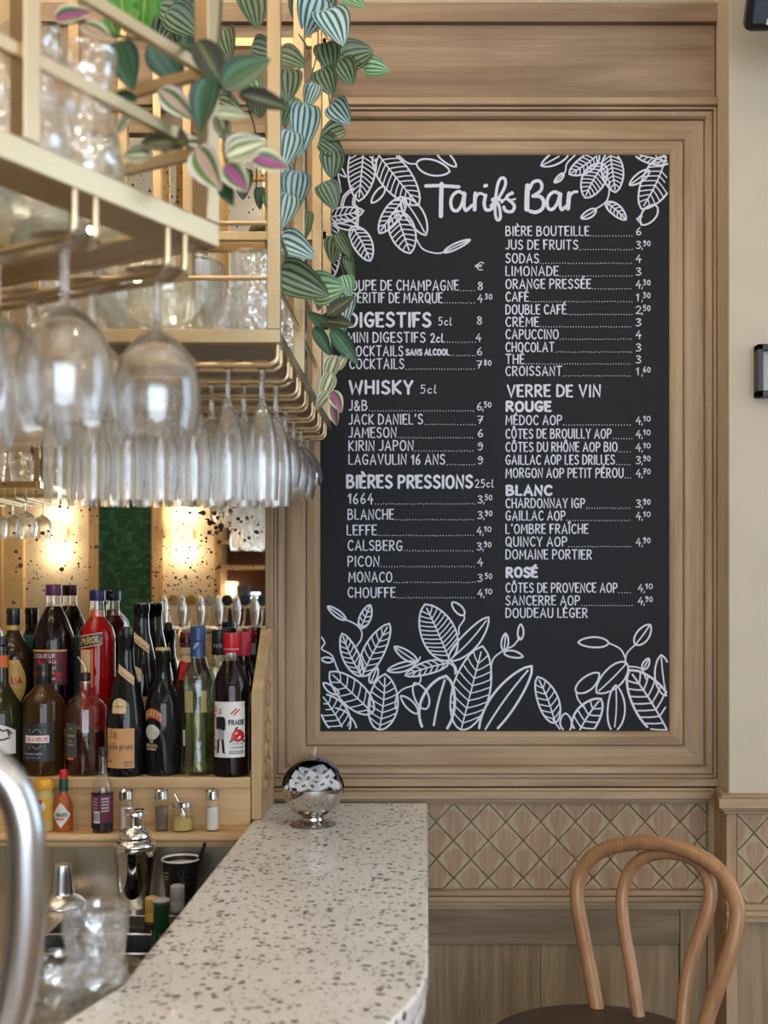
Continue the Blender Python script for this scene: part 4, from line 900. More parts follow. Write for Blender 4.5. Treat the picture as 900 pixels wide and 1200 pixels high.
# cassis
p = [(.041, 0), (.0425, .003), (.043, .010), (.043, .188), (.0405, .203), (.030, .232), (.019, .255), (.0155, .262), (.0148, .270), (.0145, .300), (.0160, .301), (.0160, .306), (.012, .307)]; R = rof(p)
b = bottle('liqueur_bottle', 'dark blackcurrant liqueur bottle with purple cap and fruit label, tallest at left', 63, YK, RZ_, p, M['wine_glass_liquid'], BACK, (.0168, .285, .309, M['purple']), clear=.262)
patch(R, -.042, .042, .095, .170, plain('berry_print', srgb(96, 24, 44), .45, noise=.5, nscale=45), b, nu=20); patch(R, -.042, .042, .166, .170, M['gold'], b, 'label_border', off=.0008)
tb = MB(); mp_ = cylmap(R, .0014)
ribbons(tb, lay("LIQUEUR", -.030, .016, .153, .008, wob=0)+lay("A LA", .004, .018, .141, .007, wob=0)+lay("VIOLET", -.002, .018, .128, .006, wob=0)+lay("CH.", .004, .014, .119, .006, wob=0)+lay("BOUDIER", -.020, .016, .106, .004, wob=0), .0011, mp_, 0)
for cxx, czz in [(-.020, .146), (-.012, .142), (.020, .110), (.026, .118), (.018, .120), (.024, .104), (-.026, .120), (-.018, .112)]:
    ribbons(tb, [[(cxx-.002, czz), (cxx+.002, czz)]], .008, cylmap(R, .0010), 1)
ribbons(tb, parse("~-.036 .144,-.030 .150,-.024 .152|~.024 .132,.032 .128|~.020 .098,.030 .100"), .006, cylmap(R, .0012), 2)
tb.obj('lettering', [M['white'], M['cherry'], M['green']], b, smooth=0)
# red aperitif
p = [(.036, 0), (.0375, .003), (.038, .010), (.038, .185), (.0375, .200), (.032, .218), (.020, .232), (.0155, .240), (.0140, .262), (.0140, .282)]; R = rof(p)
b = bottle('aperitif_bottle', 'bright red aperitif bottle with blue cap and slanted blue label', 114, YK-.005, RZ_, p, M['orange_red'], BACK, (.0165, .274, .297, M['navy']), clear=.240)
MB().lathe([(.0148, .240), (.0138, .253), (0, .2535)], 24).obj('liquid', M['orange'], b)
patch(R, -.038, .018, .178, .200, M['navy'], b, off=.001, slant=.010); patch(R, -.040, .020, .1755, .2025, M['kraft'], b, 'label_border', off=.0005, slant=.010); text_on(R, "APEROL", -.037, .014, .183, .012, .0030, M['gold'], b, slant=.17)
patch(R, -.030, -.004, .10, .170, M['kraft'], b, 'lower_label'); patch(R, -.003, .002, .09, .172, M['orange'], b, 'stripe')
# big prune in the back + black bottle
b = prune(163, YK-.025, SZ+.0, 'large black plum brandy bottle with orange script label, behind the smaller one', 1.06, group=BACK); b.location.z = E-.012-.303
b.location.z = SZ+.047
MB().box(-.667, -.53, 2.425, D-.009, 0, .0465).obj('low_riser', M['bar_wood'], bs, loc=(0, 0, SZ), bevel=.001)
b.location.y = 2.482
def simple_back(px, H, capm, bodym, lab, r=.0165, Y=YK-.01, R0=.037, z=SZ, cap_h=.03, name='liqueur_bottle'):
    p = std(R0, H-.012, H*.56, .0138, H*.78); R = rof(p)
    b = bottle(name, lab, px, Y, z, p, bodym, BACK, (r, H-cap_h, H, capm)); return b, R
b, R = simple_back(219, .287, M['darkred'], M['cognac'], 'dark red bottle with red cap and diagonal red ribbon, behind the pale green bottle', r=.0145, R0=.033)
patch(lambda z: .0146, -.012, .012, .222, .254, M['kraft'], b, 'neck_label', off=.001); text_on(lambda z: .0155, "BITTER", -.010, .010, .236, .005, .0010, M['red'], b)
patch(R, -.012, .006, .185, .224, M['red'], b, 'ribbon', off=.001, slant=-.004)
b, R = simple_back(257, .292, M['black'], M['glass'], 'clear bottle with tall black cap, behind the strawberry liqueur', r=.0162, cap_h=.054, R0=.035)
MB().lathe([(0, .004), (.031, .006), (.0315, .12), (0, .1205)], 28).obj('liquid', M['pale_liquid'], b); text_on(lambda z: .0163, "FINE", -.009, .009, .254, .007, .0012, M['lightgrey'], b)
b, R = simple_back(285, .289, M['cherry'], M['wine_glass_liquid'], 'dark syrup bottle with bright red cap, behind the strawberry liqueur', r=.0172, Y=YK-.056, R0=.031, cap_h=.05)
b, R = simple_back(292, .294, M['darkred'], M['black_glass'], 'dark bottle with brick-red cap nearest the lattice end panel, back row', r=.0155, Y=YK+.012, R0=.030)
patch(lambda z: .0150, -.020, .020, .238, .262, M['lightgrey'], b, 'neck_foil', off=.001)

# ---- ledge items
YLd = YS-.045
def led(px): return ((px-500)*YLd/F, YLd, LZ_)
LG = 'condiments on the narrow oak ledge'
j = thing('mustard_jar', 'small glass mustard jar with domed yellow lid and red-yellow label', 'jar', led(52), 0, LG)
MB().lathe([(.017, 0), (.0195, .003), (.020, .010), (.0195, .040), (.0185, .068), (.0165, .074), (.016, .082)], 28).obj('body', M['mustard'], j)
MB().lathe([(.0185, .082), (.0195, .084), (.019, .096), (.016, .102), (.008, .104), (0, .1045)], 28).obj('lid', M['yellow'], j)
patch(lambda z: .0198, -.019, .020, .026, .066, M['yellow'], j); patch(lambda z: .0198, -.018, .006, .040, .060, M['white'], j, 'label_oval', off=.0009, nz=6, shape=lambda a, t, u, z: (-.004+(a-.5)*.026*math.sin(PI*max(.05, min(.95, t)))**.5, z)); patch(lambda z: .0198, -.014, .002, .056, .063, M['red'], j, 'label_band', off=.0013)
j = thing('hot_sauce_bottle', 'little orange hot sauce bottle with red cap, green neck and diamond label', 'bottle', led(74.5), 0, LG)
MB().lathe([(.0155, 0), (.0178, .002), (.018, .008), (.0178, .050), (.014, .062), (.0085, .069), (.0075, .074), (.0075, .108)], 28).obj('body', M['sauce'], j)
MB().lathe([(.0092, .078), (.0088, .102)], 20).obj('neck_foil', M['green'], j); MB().lathe([(.0078, .104), (.0080, .107), (.0076, .118), (.005, .120)], 20).obj('cap', M['red'], j)
patch(lambda z: .018, -.012, .016, .008, .058, M['white'], j, nz=12, shape=lambda a, t, u, z: ((a-.5)*.040*(1-abs(2*t-1)), z))
text_on(lambda z: .018, "TABASCO", -.011, .011, .031, .006, .0011, M['green'], j); text_on(lambda z: .018, "PEPPER SAUCE", -.010, .006, .024, .0035, .0006, M['red'], j)
j = thing('sauce_bottle', 'clear sauce bottle with black cap and purple barcode label, on the ledge', 'bottle', ((120.5-500)*(YLd-.01)/F, YLd-.01, LZ_), 0, LG)
MB().lathe([(.019, 0), (.021, .003), (.0213, .010), (.0213, .082), (.019, .094), (.012, .106), (.0085, .118), (.0075, .150)], 28).obj('body', M['glass'], j)
MB().lathe([(0, .002), (.019, .003), (.0195, .078), (0, .079)], 24).obj('contents', M['cognac'], j)
R_ = lambda z: .0213
patch(R_, -.030, .030, .020, .074, M['plum'], j); patch(R_, -.030, .030, .008, .020, M['black'], j, 'label_foot'); patch(R_, -.030, .030, .074, .079, M['black'], j, 'label_head')
MB().lathe([(.0088, .148), (.0098, .149), (.0098, .164), (.0085, .166)], 20).obj('cap', M['black'], j)
patch(R_, -.013, .000, .020, .043, M['white'], j, 'barcode', off=.0009)
bb = MB(); ribbons(bb, [[(-.012+i*.0012, .024), (-.012+i*.0012, .040)] for i in range(10)], .0005, cylmap(R_, .0013)); bb.obj('barcode_lines', M['black'], j, smooth=0)
bb = MB(); ribbons(bb, [l for k in range(5) for l in lay("SAUCE PIMENT", .003, .018, .066-.006*k, .003)+lay("EXTRA", -.016, -.004, .066-.006*k, .003)], .0004, cylmap(R_, .0012)); bb.obj('small_print', M['white'], j, smooth=0)
def shaker_(px, fill, lab, h=.083, rr=.0138):
    j = thing('spice_shaker', lab, 'shaker', led(px), 0, LG)
    MB().lathe([(rr*.9, 0), (rr, .002), (rr, h*.42), (rr*.93, h*.62), (rr*.93, h*.72), (rr*.98, h*.74)], 12).obj('body', M['glass'], j, smooth=20)
    MB().lathe([(0, .002), (rr*.86, .003), (rr*.86, h*.56), (0, h*.57)], 12).obj('contents', fill, j)
    MB().lathe([(rr*1.0, h*.74), (rr*1.08, h*.76), (rr*1.05, h*.94), (rr*.8, h*.99), (0, h)], 20).obj('lid', M['chrome'], j)
    ho = MB()
    for k in range(5): ho.lathe([(.0011, 0), (.0011, .0004)], 6, (.005*math.cos(k*1.26), .005*math.sin(k*1.26), h*1.0-.0003))
    ho.obj('holes', M['black'], j)
shaker_(148, M['salt'], 'glass salt shaker with steel top, next to the purple-label sauce bottle')
shaker_(189.5, M['pepper'], 'glass pepper shaker with steel top, left of the small mustard pot')
shaker_(249, M['salt'], 'glass salt shaker at the right end of the ledge')
j = thing('mustard_pot', 'squat glass pot half full of mustard with a spoon and steel lid', 'jar', led(214), 0, LG)
MB().lathe([(.019, 0), (.0212, .003), (.0215, .008), (.0215, .038), (.020, .044), (.0185, .047)], 28).obj('body', M['glass'], j)
MB().lathe([(0, .002), (.0196, .003), (.0196, .024), (.012, .027), (.002, .018), (0, .020)], 26).obj('contents', M['mustard'], j)
MB().lathe([(.0190, .047), (.0198, .048), (.0195, .056), (.012, .058), (0, .058)], 24).obj('lid', M['chrome'], j)
MB().tube([(.004, 0, .030), (-.008, 0, .056), (-.016, 0, .072)], .0014, 8).obj('spoon', M['steel_tube'], j)

# ---- worktop things
YT = 2.135
sk = thing('cocktail_shaker', 'polished steel cocktail shaker standing on the steel worktop', 'cocktail shaker', ((158-500)*YT/F, YT, TZ))
pb = smoothprof([(.026, 0), (.0275, .003), (.031, .03), (.0345, .07), (.0375, .098)], 4); MB().lathe(pb, 40).obj('beaker', M['chrome'], sk)
MB().lathe(smoothprof([(.0375, .0982), (.0385, .106), (.038, .112), (.0395, .114), (.036, .120), (.030, .124), (.0305, .130), (.027, .138), (.018, .146), (.0165, .150)], 4), 40).obj('strainer_top', M['chrome'], sk)
MB().lathe([(.0165, .150), (.0168, .166), (.0185, .168), (.0185, .173), (.0178, .1745), (.0185, .176), (.0185, .1785), (.015, .180), (0, .1805)], 32).obj('cap', M['chrome'], sk)
cn = thing('shaker_top', 'loose steel shaker top with wide flange, left on the worktop', 'bar tool', ((73-500)*YT/F, YT, TZ))
MB().lathe(smoothprof([(.043, 0), (.044, .003), (.038, .012), (.028, .019), (.022, .022), (.020, .030), (.0175, .06), (.0155, .074), (.013, .078), (0, .079)], 3), 36).obj('body', M['steel_tube'], cn)
cp = thing('paper_cup', 'black paper coffee cup with white rim and faint pattern', 'cup', ((212-500)*YT/F, YT, TZ))
MB().lathe([(.026, 0), (.0265, .001), (.0345, .086), (.0335, .086), (.0256, .004), (0, .004)], 36).obj('wall', M['black'], cp)
MB().lathe([(.0345, .0855), (.0362, .087), (.0355, .0895), (.0335, .089), (.0335, .086)], 36, close=True).obj('rim', M['white'], cp)
MB().lathe([(0, .078), (.0330, .0782)], 30).obj('contents', M['kraft'], cp)
tb = MB(); RR = lambda z: .0265+(.008)*z/.086
ribbons(tb, parse("~.002 .070,.006 .056,.014 .048|~.012 .074,.010 .056,.020 .046|.004 .058,.016 .060"), .002, cylmap(RR, .0006), 0); ribbons(tb, parse("~-.030 .066,-.024 .068,-.018 .066|-.030 .060,-.018 .060|-.028 .055,-.020 .055"), .0018, cylmap(RR, .0006), 1)
tb.obj('printed_pattern', [M['grey'], M['gold']], cp, smooth=0)
c0 = Vector(cp.location); st_ = MB().tube([(.010, 0, .02), (.046, -.005, .118)], .0032, 10)
stw = st_.obj('drinking_straw', M['black']); stw.location = c0; tag(stw, 'short black straw leaning in the black paper cup', 'straw')
def well_bottle(px, Y, pytop, capm, bodym, lab, tilt=0, R0=.034, nr=.0108, ch=.045):
    ztop = E+(698-pytop)*Y/F; H = .27
    b = thing('wine_bottle', lab, 'bottle', ((px-500)*Y/F, Y, ztop-H), 0, 'bottles in the steel well')
    b.rotation_euler = (0, tilt, 0)
    p = [(R0*.9, 0), (R0, .004), (R0, .15), (R0*.93, .165), (R0*.62, .19), (nr*1.25, .212), (nr, .225), (nr, H-ch+.004), (nr*1.12, H-ch+.003), (nr*1.12, H-ch-.001+.002)]
    MB().lathe(p, 32).obj('body', bodym, b)
    MB().lathe([(nr*1.05, H-ch), (nr*1.12, H-ch*.66), (nr*1.05, H-ch*.58), (nr*1.14, H-ch*.53), (nr*1.14, H-.002), (nr*.95, H)], 24).obj('cap', capm, b); return b
well_bottle(178, 1.995, 1051, M['gold'], M['brown_glass'], 'bottle with gold screw cap in the well, behind the green one')
well_bottle(208, 2.00, 1037, M['lightgrey'], M['glass'], 'bottle with silver screw cap in the well, beside the paper cup')
well_bottle(189, 1.90, 1053, M['lightgrey'], M['green_glass'], 'green glass bottle in the nearest well, beside the counter edge', nr=.0125, ch=.008)

# ---- sugar bowl
YB_ = 2.262
sb = thing('sugar_bowl', 'polished steel ball-shaped sugar bowl with open roll-top lid on the counter', 'bowl', ((367-500)*YB_/F, YB_, CZ))
RB = .0600; zc = .0745
def sph(a): return (RB*math.cos(a), zc+RB*math.sin(a))
outerp = [sph(math.radians(a)) for a in range(-72, 1, 6)]; innerp = [(r*.965, zc+(z-zc)*.965) for r, z in outerp][::-1]
MB().lathe([(.045, 0), (.0465, .0015), (.042, .004), (.032, .0075), (.0225, .011), (.0215, .016)]+outerp+innerp+[(0, zc-RB*.92)], 48).obj('bowl', M['bowl_steel'], sb, smooth=50)
lid = MB(); n1, n2 = 40, 14
for rad in (RB*1.012, RB*.985):
    v = [(rad*math.cos(2*PI*i/n1)*math.cos(j/n2*PI/2), rad*math.sin(2*PI*i/n1)*math.cos(j/n2*PI/2), rad*math.sin(j/n2*PI/2)) for j in range(n2+1) for i in range(n1)]
    f = [(j*n1+i, j*n1+(i+1) % n1, (j+1)*n1+(i+1) % n1, (j+1)*n1+i) for j in range(n2) for i in range(n1)]
    if rad < RB: f = [q[::-1] for q in f]
    lid.add(v, f)
lo = lid.obj('lid', M['bowl_steel'], sb, smooth=50); lo.location = (0, 0, zc); lo.rotation_euler = (math.radians(-66), 0, 0)
MB().lathe([(.0052, 0), (.0065, .004), (.0068, .016), (.005, .021), (0, .022)], 16).obj('knob', M['glass'], sb, loc=(0.004, -.002, zc+RB))
random.seed(3)
M['packet'] = plain('packet_paper', srgb(214, 214, 218), .6, noise=.1, nscale=90)
pk = []
def packet_mesh():
    mb = MB(); mb.box(-.0125, .0125, -.0030, .0030, -.0085, .0085)
    mb.box(-.0150, -.0125, -.0006, .0006, -.0085, .0085).box(.0125, .0150, -.0006, .0006, -.0085, .0085)
    return mb.mesh('sugar_packet', M['packet'], 0)
PKM = packet_mesh()
em = MB(); ribbons(em, [[(-.0014, 0), (.0014, 0)]], .0060, lambda x, z: (x, -.0037, z), 0); ribbons(em, [[(-.0003, -.004), (.0006, 0), (-.0003, .004)]], .0008, lambda x, z: (x, -.0040, z), 1); ribbons(em, [[(-.009, .006), (-.003, .006)], [(.004, -.006), (.010, -.006)]], .0010, lambda x, z: (x, -.0034, z), 2)
EMM = em.mesh('packet_print', [M['brown'], M['white'], M['lightgrey']], 0)
spots = [(-.036, -.012, .010, .1, .2), (-.018, -.030, .008, -.3, .1), (.004, -.036, .009, .35, .0), (.024, -.028, .010, -.4, .1), (.042, -.008, .012, .5, .1), (-.030, -.006, .022, .6, .2), (-.008, -.016, .022, -.9, -.1), (.012, -.014, .024, .2, .1), (.032, -.006, .024, -.6, .2), (-.018, .010, .030, .2, .1), (.006, .008, .034, -.3, .0), (.026, .012, .030, .8, .1)]
words_ = ['far left at the rim', 'front left at the rim', 'front and centre at the rim', 'front right at the rim', 'far right at the rim', 'left, in the middle of the heap', 'tilted, centre left of the heap', 'upright in the middle of the heap', 'right, in the middle of the heap', 'top left of the heap', 'topmost of the heap', 'top right of the heap']
bl = Vector(sb.location)
for (x, y, z, ry, rx), wd_ in zip(spots, words_):
    p_ = link('sugar_packet', PKM, None, loc=bl+Vector((x*.86, y*.86, zc+z-.003)), rot=(rx-.35+random.uniform(-.5, .3), ry, random.uniform(-.7, .7)))
    tag(p_, 'white paper sugar packet in the ball bowl, '+wd_, 'sugar packet', 'sugar packets in the ball-shaped bowl'); link('print', EMM, p_)
# filling packets hidden lower in the bowl
tag(MB().lathe([(0, -.052), (.032, -.04), (.048, -.020), (.046, -.012), (0, -.006)], 20, (bl.x, bl.y, bl.z+zc)).obj('sugar_filling', M['white']), 'white sugar packets filling the bowl underneath the loose ones', 'sugar', kind='stuff')

# ================================================================== GLASSES
def flute_mesh():   # hanging upside down, foot at z=0, mouth down
    o = [(.0, 0), (.026, -.0005), (.027, -.002), (.012, -.005), (.0045, -.010), (.0035, -.02), (.0035, -.048), (.005, -.058), (.012, -.072), (.019, -.095), (.0235, -.125), (.0245, -.155), (.0225, -.198)]
    i_ = [(.0215, -.198), (.0235, -.155), (.0225, -.125), (.018, -.096), (.011, -.075), (.003, -.064), (0, -.062)]
    return MB().lathe((o+i_)[::-1], 30, fac=lambda a, z: 1+(.022*math.cos(10*a) if z < -.06 else 0)).mesh('champagne_flute', M['crystal'], 50)
def wine_mesh(R=.044, L=.162, stem=.055):
    o = [(0, 0), (.031, -.0005), (.032, -.002), (.014, -.005), (.0050, -.010), (.0040, -.02), (.0040, -stem), (.006, -stem-.006), (R*.50, -stem-.015), (R*.84, -stem-.033), (R, -stem-.060), (R*.99, -L+.022), (R*.88, -L)]
    i_ = [(R*.85, -L), (R*.96, -L+.022), (R*.965, -stem-.062), (R*.80, -stem-.035), (R*.45, -stem-.018), (0, -stem-.012)]
    return MB().lathe((o+i_)[::-1], 32).mesh('wine_glass', M['crystal'], 50)
def smooth_keep(p): return p
def tumbler_mesh(R=.037, r=.030, H=.092, seg=20):
    o = [(r*.9, 0), (r, .002), (r*1.02, .02), (R*.96, H*.62), (R*1.02, H*.66), (R, H)]; i_ = [(R-.002, H), (R*.95-.002, H*.64), (r*.94, .014), (0, .012)]
    return MB().lathe([(0, .001)]+o+i_, seg, fac=lambda a, z: 1+(.02*math.cos(10*a) if z < H*.6 else 0)).mesh('tumbler', M['cut_glass'], 28)
def carafe_mesh():
    o = [(0, .001), (.034, 0), (.0375, .003), (.0375, .010), (.034, .045), (.026, .080), (.0205, .100), (.0225, .112), (.028, .132), (.0285, .144)]
    i_ = [(.0265, .144), (.026, .132), (.0205, .112), (.0185, .100), (.024, .080), (.032, .045), (.035, .012), (0, .009)]
    return MB().lathe(o+i_, 28, fac=lambda a, z: 1+.012*math.cos(8*a) if z < .09 else 1).mesh('carafe', M['cut_glass'], 40)
FL, WG, SG, TB, CF = flute_mesh(), wine_mesh(), wine_mesh(.033, .105, .030), tumbler_mesh(), carafe_mesh()
ORD = ['first', 'second', 'third', 'fourth', 'fifth', 'sixth', 'seventh', 'eighth', 'ninth', 'tenth', 'eleventh', 'twelfth']
def glass(me, name, loc, label, cat, group, rot=0, sc_=1):
    o = link(name, me, None, loc=loc, rot=(0, 0, rot)); o.scale = (sc_,)*3; return tag(o, label, cat, group)

# ================================================================== RACKS
RXR = -.217; RXL = -.60
SHZ = E+.362
def rod_u(name, root, a, b, ztop, zrod, r=.0042, mat='brass'):
    """U-shaped hanger rod between two points of the shelf underside"""
    a, b = Vector((a[0], a[1], 0)), Vector((b[0], b[1], 0)); d = (b-a).normalized(); R = .012; pts = [a+Vector((0, 0, ztop))]
    for k in range(5): t = k/4*PI/2; pts.append(a+d*(R*(1-math.cos(t)))+Vector((0, 0, zrod+R*(1-math.sin(t)))))
    for k in range(5): t = PI/2-k/4*PI/2; pts.append(b-d*(R*(1-math.cos(t)))+Vector((0, 0, zrod+R*(1-math.sin(t)))))
    pts.append(b+Vector((0, 0, ztop))); MB().tube(pts, r, 8).obj(name, M[mat], root)
def post(root, x, y, z0, z1, w=.0185, rot=0):
    MB().box(-w/2, w/2, -w/2, w/2, 0, z1-z0).obj('post', M['brass'], root, loc=(x, y, z0), rot=(0, 0, rot), bevel=.0012)
ZT = 3.09
rk = thing('glass_rack', 'brass hanging glass rack by the chalkboard with flutes below and plants above', 'rack', (0, 0, 0))
yA, yB_, w_ = 1.632, 2.515, .0185
for y in (1.64, 1.965, 2.28, 2.505):
    post(rk, RXR, y, SHZ+.0157, ZT)
    if y < 2.4: post(rk, RXL, y, SHZ+.0157, ZT)
post(rk, -.585, 2.505, SHZ+.0157, ZT); post(rk, -.52, 2.505, SHZ+.0157, ZT)
def rail(root, a, b, z, w=.0185, h=.0185, name='rail'): MB().bar((a[0], a[1], z), (b[0], b[1], z), w, h).obj(name, M['brass'], root, bevel=.001)
zr = SHZ-.006
rail(rk, (RXL-.01, 1.64), (RXR+.0095, 1.64), zr+.012, h=.019); rail(rk, (RXR, 1.652), (RXR, 2.515), zr+.012); rail(rk, (RXL, 1.65), (RXL, 2.515), zr+.012); rail(rk, (RXL, 2.505), (RXR, 2.505), zr+.012)
for z in (E+.452, E+.530):
    MB().tube([(RXL, 1.64, z), (RXR, 1.64, z)], .0036, 8).obj('guard_rod', M['brass'], rk); MB().tube([(RXR, 1.64, z), (RXR, 2.505, z)], .0036, 8).obj('guard_rod', M['brass'], rk)
    MB().tube([(RXL, 1.64, z), (RXL, 2.505, z)], .0036, 8).obj('guard_rod', M['brass'], rk)
for z in (E+.78, E+1.20):
    rail(rk, (RXL, 2.505), (RXR, 2.505), z); 
rail(rk, (RXL, 1.64), (RXR, 1.64), E+1.25)
sl = MB(); y = 1.66
while y < 2.49: sl.box(RXL+.012, RXR-.012, y, y+.0055, zr+.006, zr+.011); y += .0085
tag(sl.obj('shelf_slats', M['steel'], rk, smooth=0), kind='stuff')
MB().box(RXL+.012, RXR-.012, 1.65, 2.495, zr+.0115, zr+.016).obj('shelf_sheet', M['shelf_glass'], rk)
SHT = zr+.016
ROD = E+.330
PAIR = [1.665+.124*k for k in range(7)]
for y in PAIR:
    for d in (-.018, .018): rod_u('hanger_rod', rk, (RXR+.003, y+d), (RXL+.01, y+d), zr+.004, ROD)
random.seed(11)
fg = 'glasses hanging under the far brass rack'
def ordl(k, n, kind, row):
    return f'{kind} hanging, {ORD[k]} from right, {row}'
for k, xx in enumerate([-.238, -.287, -.336, -.384, -.432, -.481, -.53]):
    glass(FL, 'champagne_flute', (xx, PAIR[0], ROD+.0065), ordl(k, 7, 'tall champagne flute', 'front row of far rack'), 'glass', fg)
for k, xx in enumerate([-.234, -.284, -.334, -.384, -.434, -.484, -.534]):
    glass(FL, 'champagne_flute', (xx, PAIR[1], ROD+.0065), ordl(k, 7, 'tall champagne flute', 'second row of far rack'), 'glass', fg)
for row, r in enumerate((2, 3, 4)):
    for k in range(4):
        glass(WG, 'wine_glass', (-.250-.086*k, PAIR[r], ROD+.0065), ordl(k, 4, 'round wine glass', ['third', 'fourth', 'fifth'][row]+' row of far rack'), 'glass', fg, sc_=.96)
for row, r in enumerate((5, 6)):
    for k in range(4):
        glass(SG, 'wine_glass', (-.250-.075*k, PAIR[r], ROD+.0065), ordl(k, 4, 'small wine glass', ['sixth row of far rack', 'last row, nearest the chalkboard'][row]), 'glass', fg)
# tumblers stacked on the far shelf
tg = 'tumblers stacked on the far rack shelf'
cols = [(-.258, 1.700, 'front right corner'), (-.258, 1.785, 'second from the front on right side'), (-.258, 1.88, 'third from the front on right side'), (-.258, 2.07, 'fourth from the front on right side'), (-.258, 2.18, 'fifth from the front on right side'),
        (-.345, 1.885, 'behind the right of the glass bowl'), (-.43, 1.89, 'behind the middle of the glass bowl'), (-.515, 1.89, 'behind the left of the glass bowl'), (-.545, 1.71, 'front left corner')]
for (x, y, wh) in cols:
    glass(TB, 'tumbler', (x, y, SHT+.0005), 'lower tumbler of a pair, '+wh+' of far shelf', 'glass', tg, sc_=.82)
    glass(TB, 'tumbler', (x, y, SHT+.0145*4-.000), 'upper tumbler of a pair, '+wh+' of far shelf', 'glass', tg, rot=.3, sc_=.82)
bo = MB()
po = [(0, .001), (.035, 0), (.038, .002), (.038, .006), (.050, .010), (.078, .030), (.094, .060), (.099, .095), (.0985, .128)]; pi_ = [(.0955, .128), (.096, .095), (.091, .062), (.075, .034), (.045, .014), (0, .010)]
bw = bo.lathe(po+pi_, 44).obj('glass_bowl', M['bowl_glass'], smooth=50); bw.location = (-.405, 1.752, SHT+.0005)
tag(bw, 'big round clear glass bowl standing on the far rack shelf in front of the tumblers', 'bowl')

# near rack (turned with the counter)
C0 = Vector((-.211, 1.174)); A = Vector((-.4801, -.8772)); B = Vector((-.8772, .4801))
rotA = math.atan2(A.y, A.x)
def NP(t, u): v = C0+A*t+B*u; return (v.x, v.y)
nk = thing('glass_rack', 'nearest brass glass rack, turned with the counter, wine glasses hanging below', 'rack', (0, 0, 0))
def cpos(t, u): return NP(t+.009, u+.009)
NL, NW = .94, .36
for t in (0, .235, .47, .705, .92):
    x, y = cpos(t, 0); post(nk, x, y, SHZ+.0162, ZT, .018, rotA)
    if t in (0, .47, .92): x, y = cpos(t, NW-.018); post(nk, x, y, SHZ+.0162, ZT, .018, rotA)
def nrail(a, b, z, w, h, name='rail'): MB().bar((*a, z), (*b, z), w, h).obj(name, M['brass'], nk, bevel=.0015)
nrail(cpos(-.009, 0), cpos(NL, 0), SHZ+.004, .018, .024); nrail(cpos(0, 0), cpos(0, NW), SHZ+.004, .018, .024); nrail(cpos(0, NW-.018), cpos(NL, NW-.018), SHZ+.004, .018, .024); nrail(cpos(NL-.018, 0), cpos(NL-.018, NW), SHZ+.004, .018, .024)
# flat shelf frame boards underneath, glass in the middle
nrail(cpos(0, .025), cpos(NL, .025), SHZ-.004, .050, .004, 'shelf_frame'); nrail(cpos(0, NW-.04), cpos(NL, NW-.04), SHZ-.004, .050, .004, 'shelf_frame'); nrail(cpos(.025, 0), cpos(.025, NW), SHZ-.0045, .050, .004, 'shelf_frame')
a, b, c, d = NP(.01, .01), NP(NL, .01), NP(NL, NW-.01), NP(.01, NW-.01)
MB().prism([a, d, c, b], SHZ+.000, SHZ+.005).obj('shelf_sheet', M['shelf_glass'], nk)
NSH = SHZ+.005
for z in (E+.452, E+.532):
    MB().bar((*cpos(0, 0), z), (*cpos(NL, 0), z), .008, .011).obj('guard_rod', M['brass'], nk); MB().bar((*cpos(0, 0), z), (*cpos(0, NW), z), .008, .011).obj('guard_rod', M['brass'], nk)
nrail(cpos(0, 0), cpos(NL, 0), E+1.2, .018, .018)
NROD = E+.313
TP = [.062, .182, .302, .422, .542]
for t in TP:
    for dd in (-.0125, .0125): rod_u('hanger_rod', nk, NP(t+dd, .004), NP(t+dd, NW-.01), SHZ-.006, NROD, .0034)
ng = 'wine glasses hanging under the nearest rack'; NR = ['right-hand', 'second', 'third', 'fourth']
for i, t in enumerate(TP[:4]):
    for k, u in enumerate([.028, .115, .202, .289]):
        x, y = NP(t, u); glass(WG, 'wine_glass', (x, y, NROD+.0055), f'large wine glass, {ORD[k]} from the front in {NR[i]} slot of near rack', 'glass', ng, sc_=.97)
cg = 'glass carafes on the nearest rack shelf'
for i, (px, Y, wh) in enumerate([(102, 1.085, 'nearest the plant'), (36, 1.05, 'beside the left post'), (60, 1.19, 'behind the first two'), (2, 1.13, 'farthest left')]):
    x = (px-500)*Y/F; glass(CF, 'carafe', (x, Y, NSH+.0005), 'clear wide-mouthed glass carafe on the near rack shelf, '+wh, 'carafe', cg, rot=i)
# rack across the bar, seen in the mirror
r3 = thing('glass_rack', 'brass glass rack across the bar, seen at the left in the mirror', 'rack', (0, 0, 0))
x3, x4, y3, y4 = -2.3, -1.27, .95, 1.33
for x in (x3, (x3+x4)/2, x4):
    for y in (y3, y4): post(r3, x, y, SHZ+.011, ZT)
for a, b in [((x3, y4), (x4, y4)), ((x4, y3), (x4, y4)), ((x3, y3), (x4, y3)), ((x3, y3), (x3, y4))]:
    for z in (SHZ, E+.56): MB().bar((*a, z), (*b, z), .0185, .02).obj('rail', M['brass'], r3)
MB().box(x3, x4, y3, y4, SHZ-.004, SHZ+.002).obj('shelf_sheet', M['shelf_glass'], r3)
for i in range(10):
    for d in (-.018, .018): rod_u('hanger_rod', r3, (x4-.06-.1*i+d, y4-.01), (x4-.06-.1*i+d, y3+.01), SHZ-.006, E+.32)
for i in range(9):
    for k in range(2):
        glass(WG, 'wine_glass', (x4-.06-.1*i, y4-.07-.16*k, E+.3265), f'wine glass on the mirrored rack, {ORD[i]} from its right, {["front", "back"][k]} row', 'glass', 'wine glasses hanging from the rack in the mirror', sc_=.8)
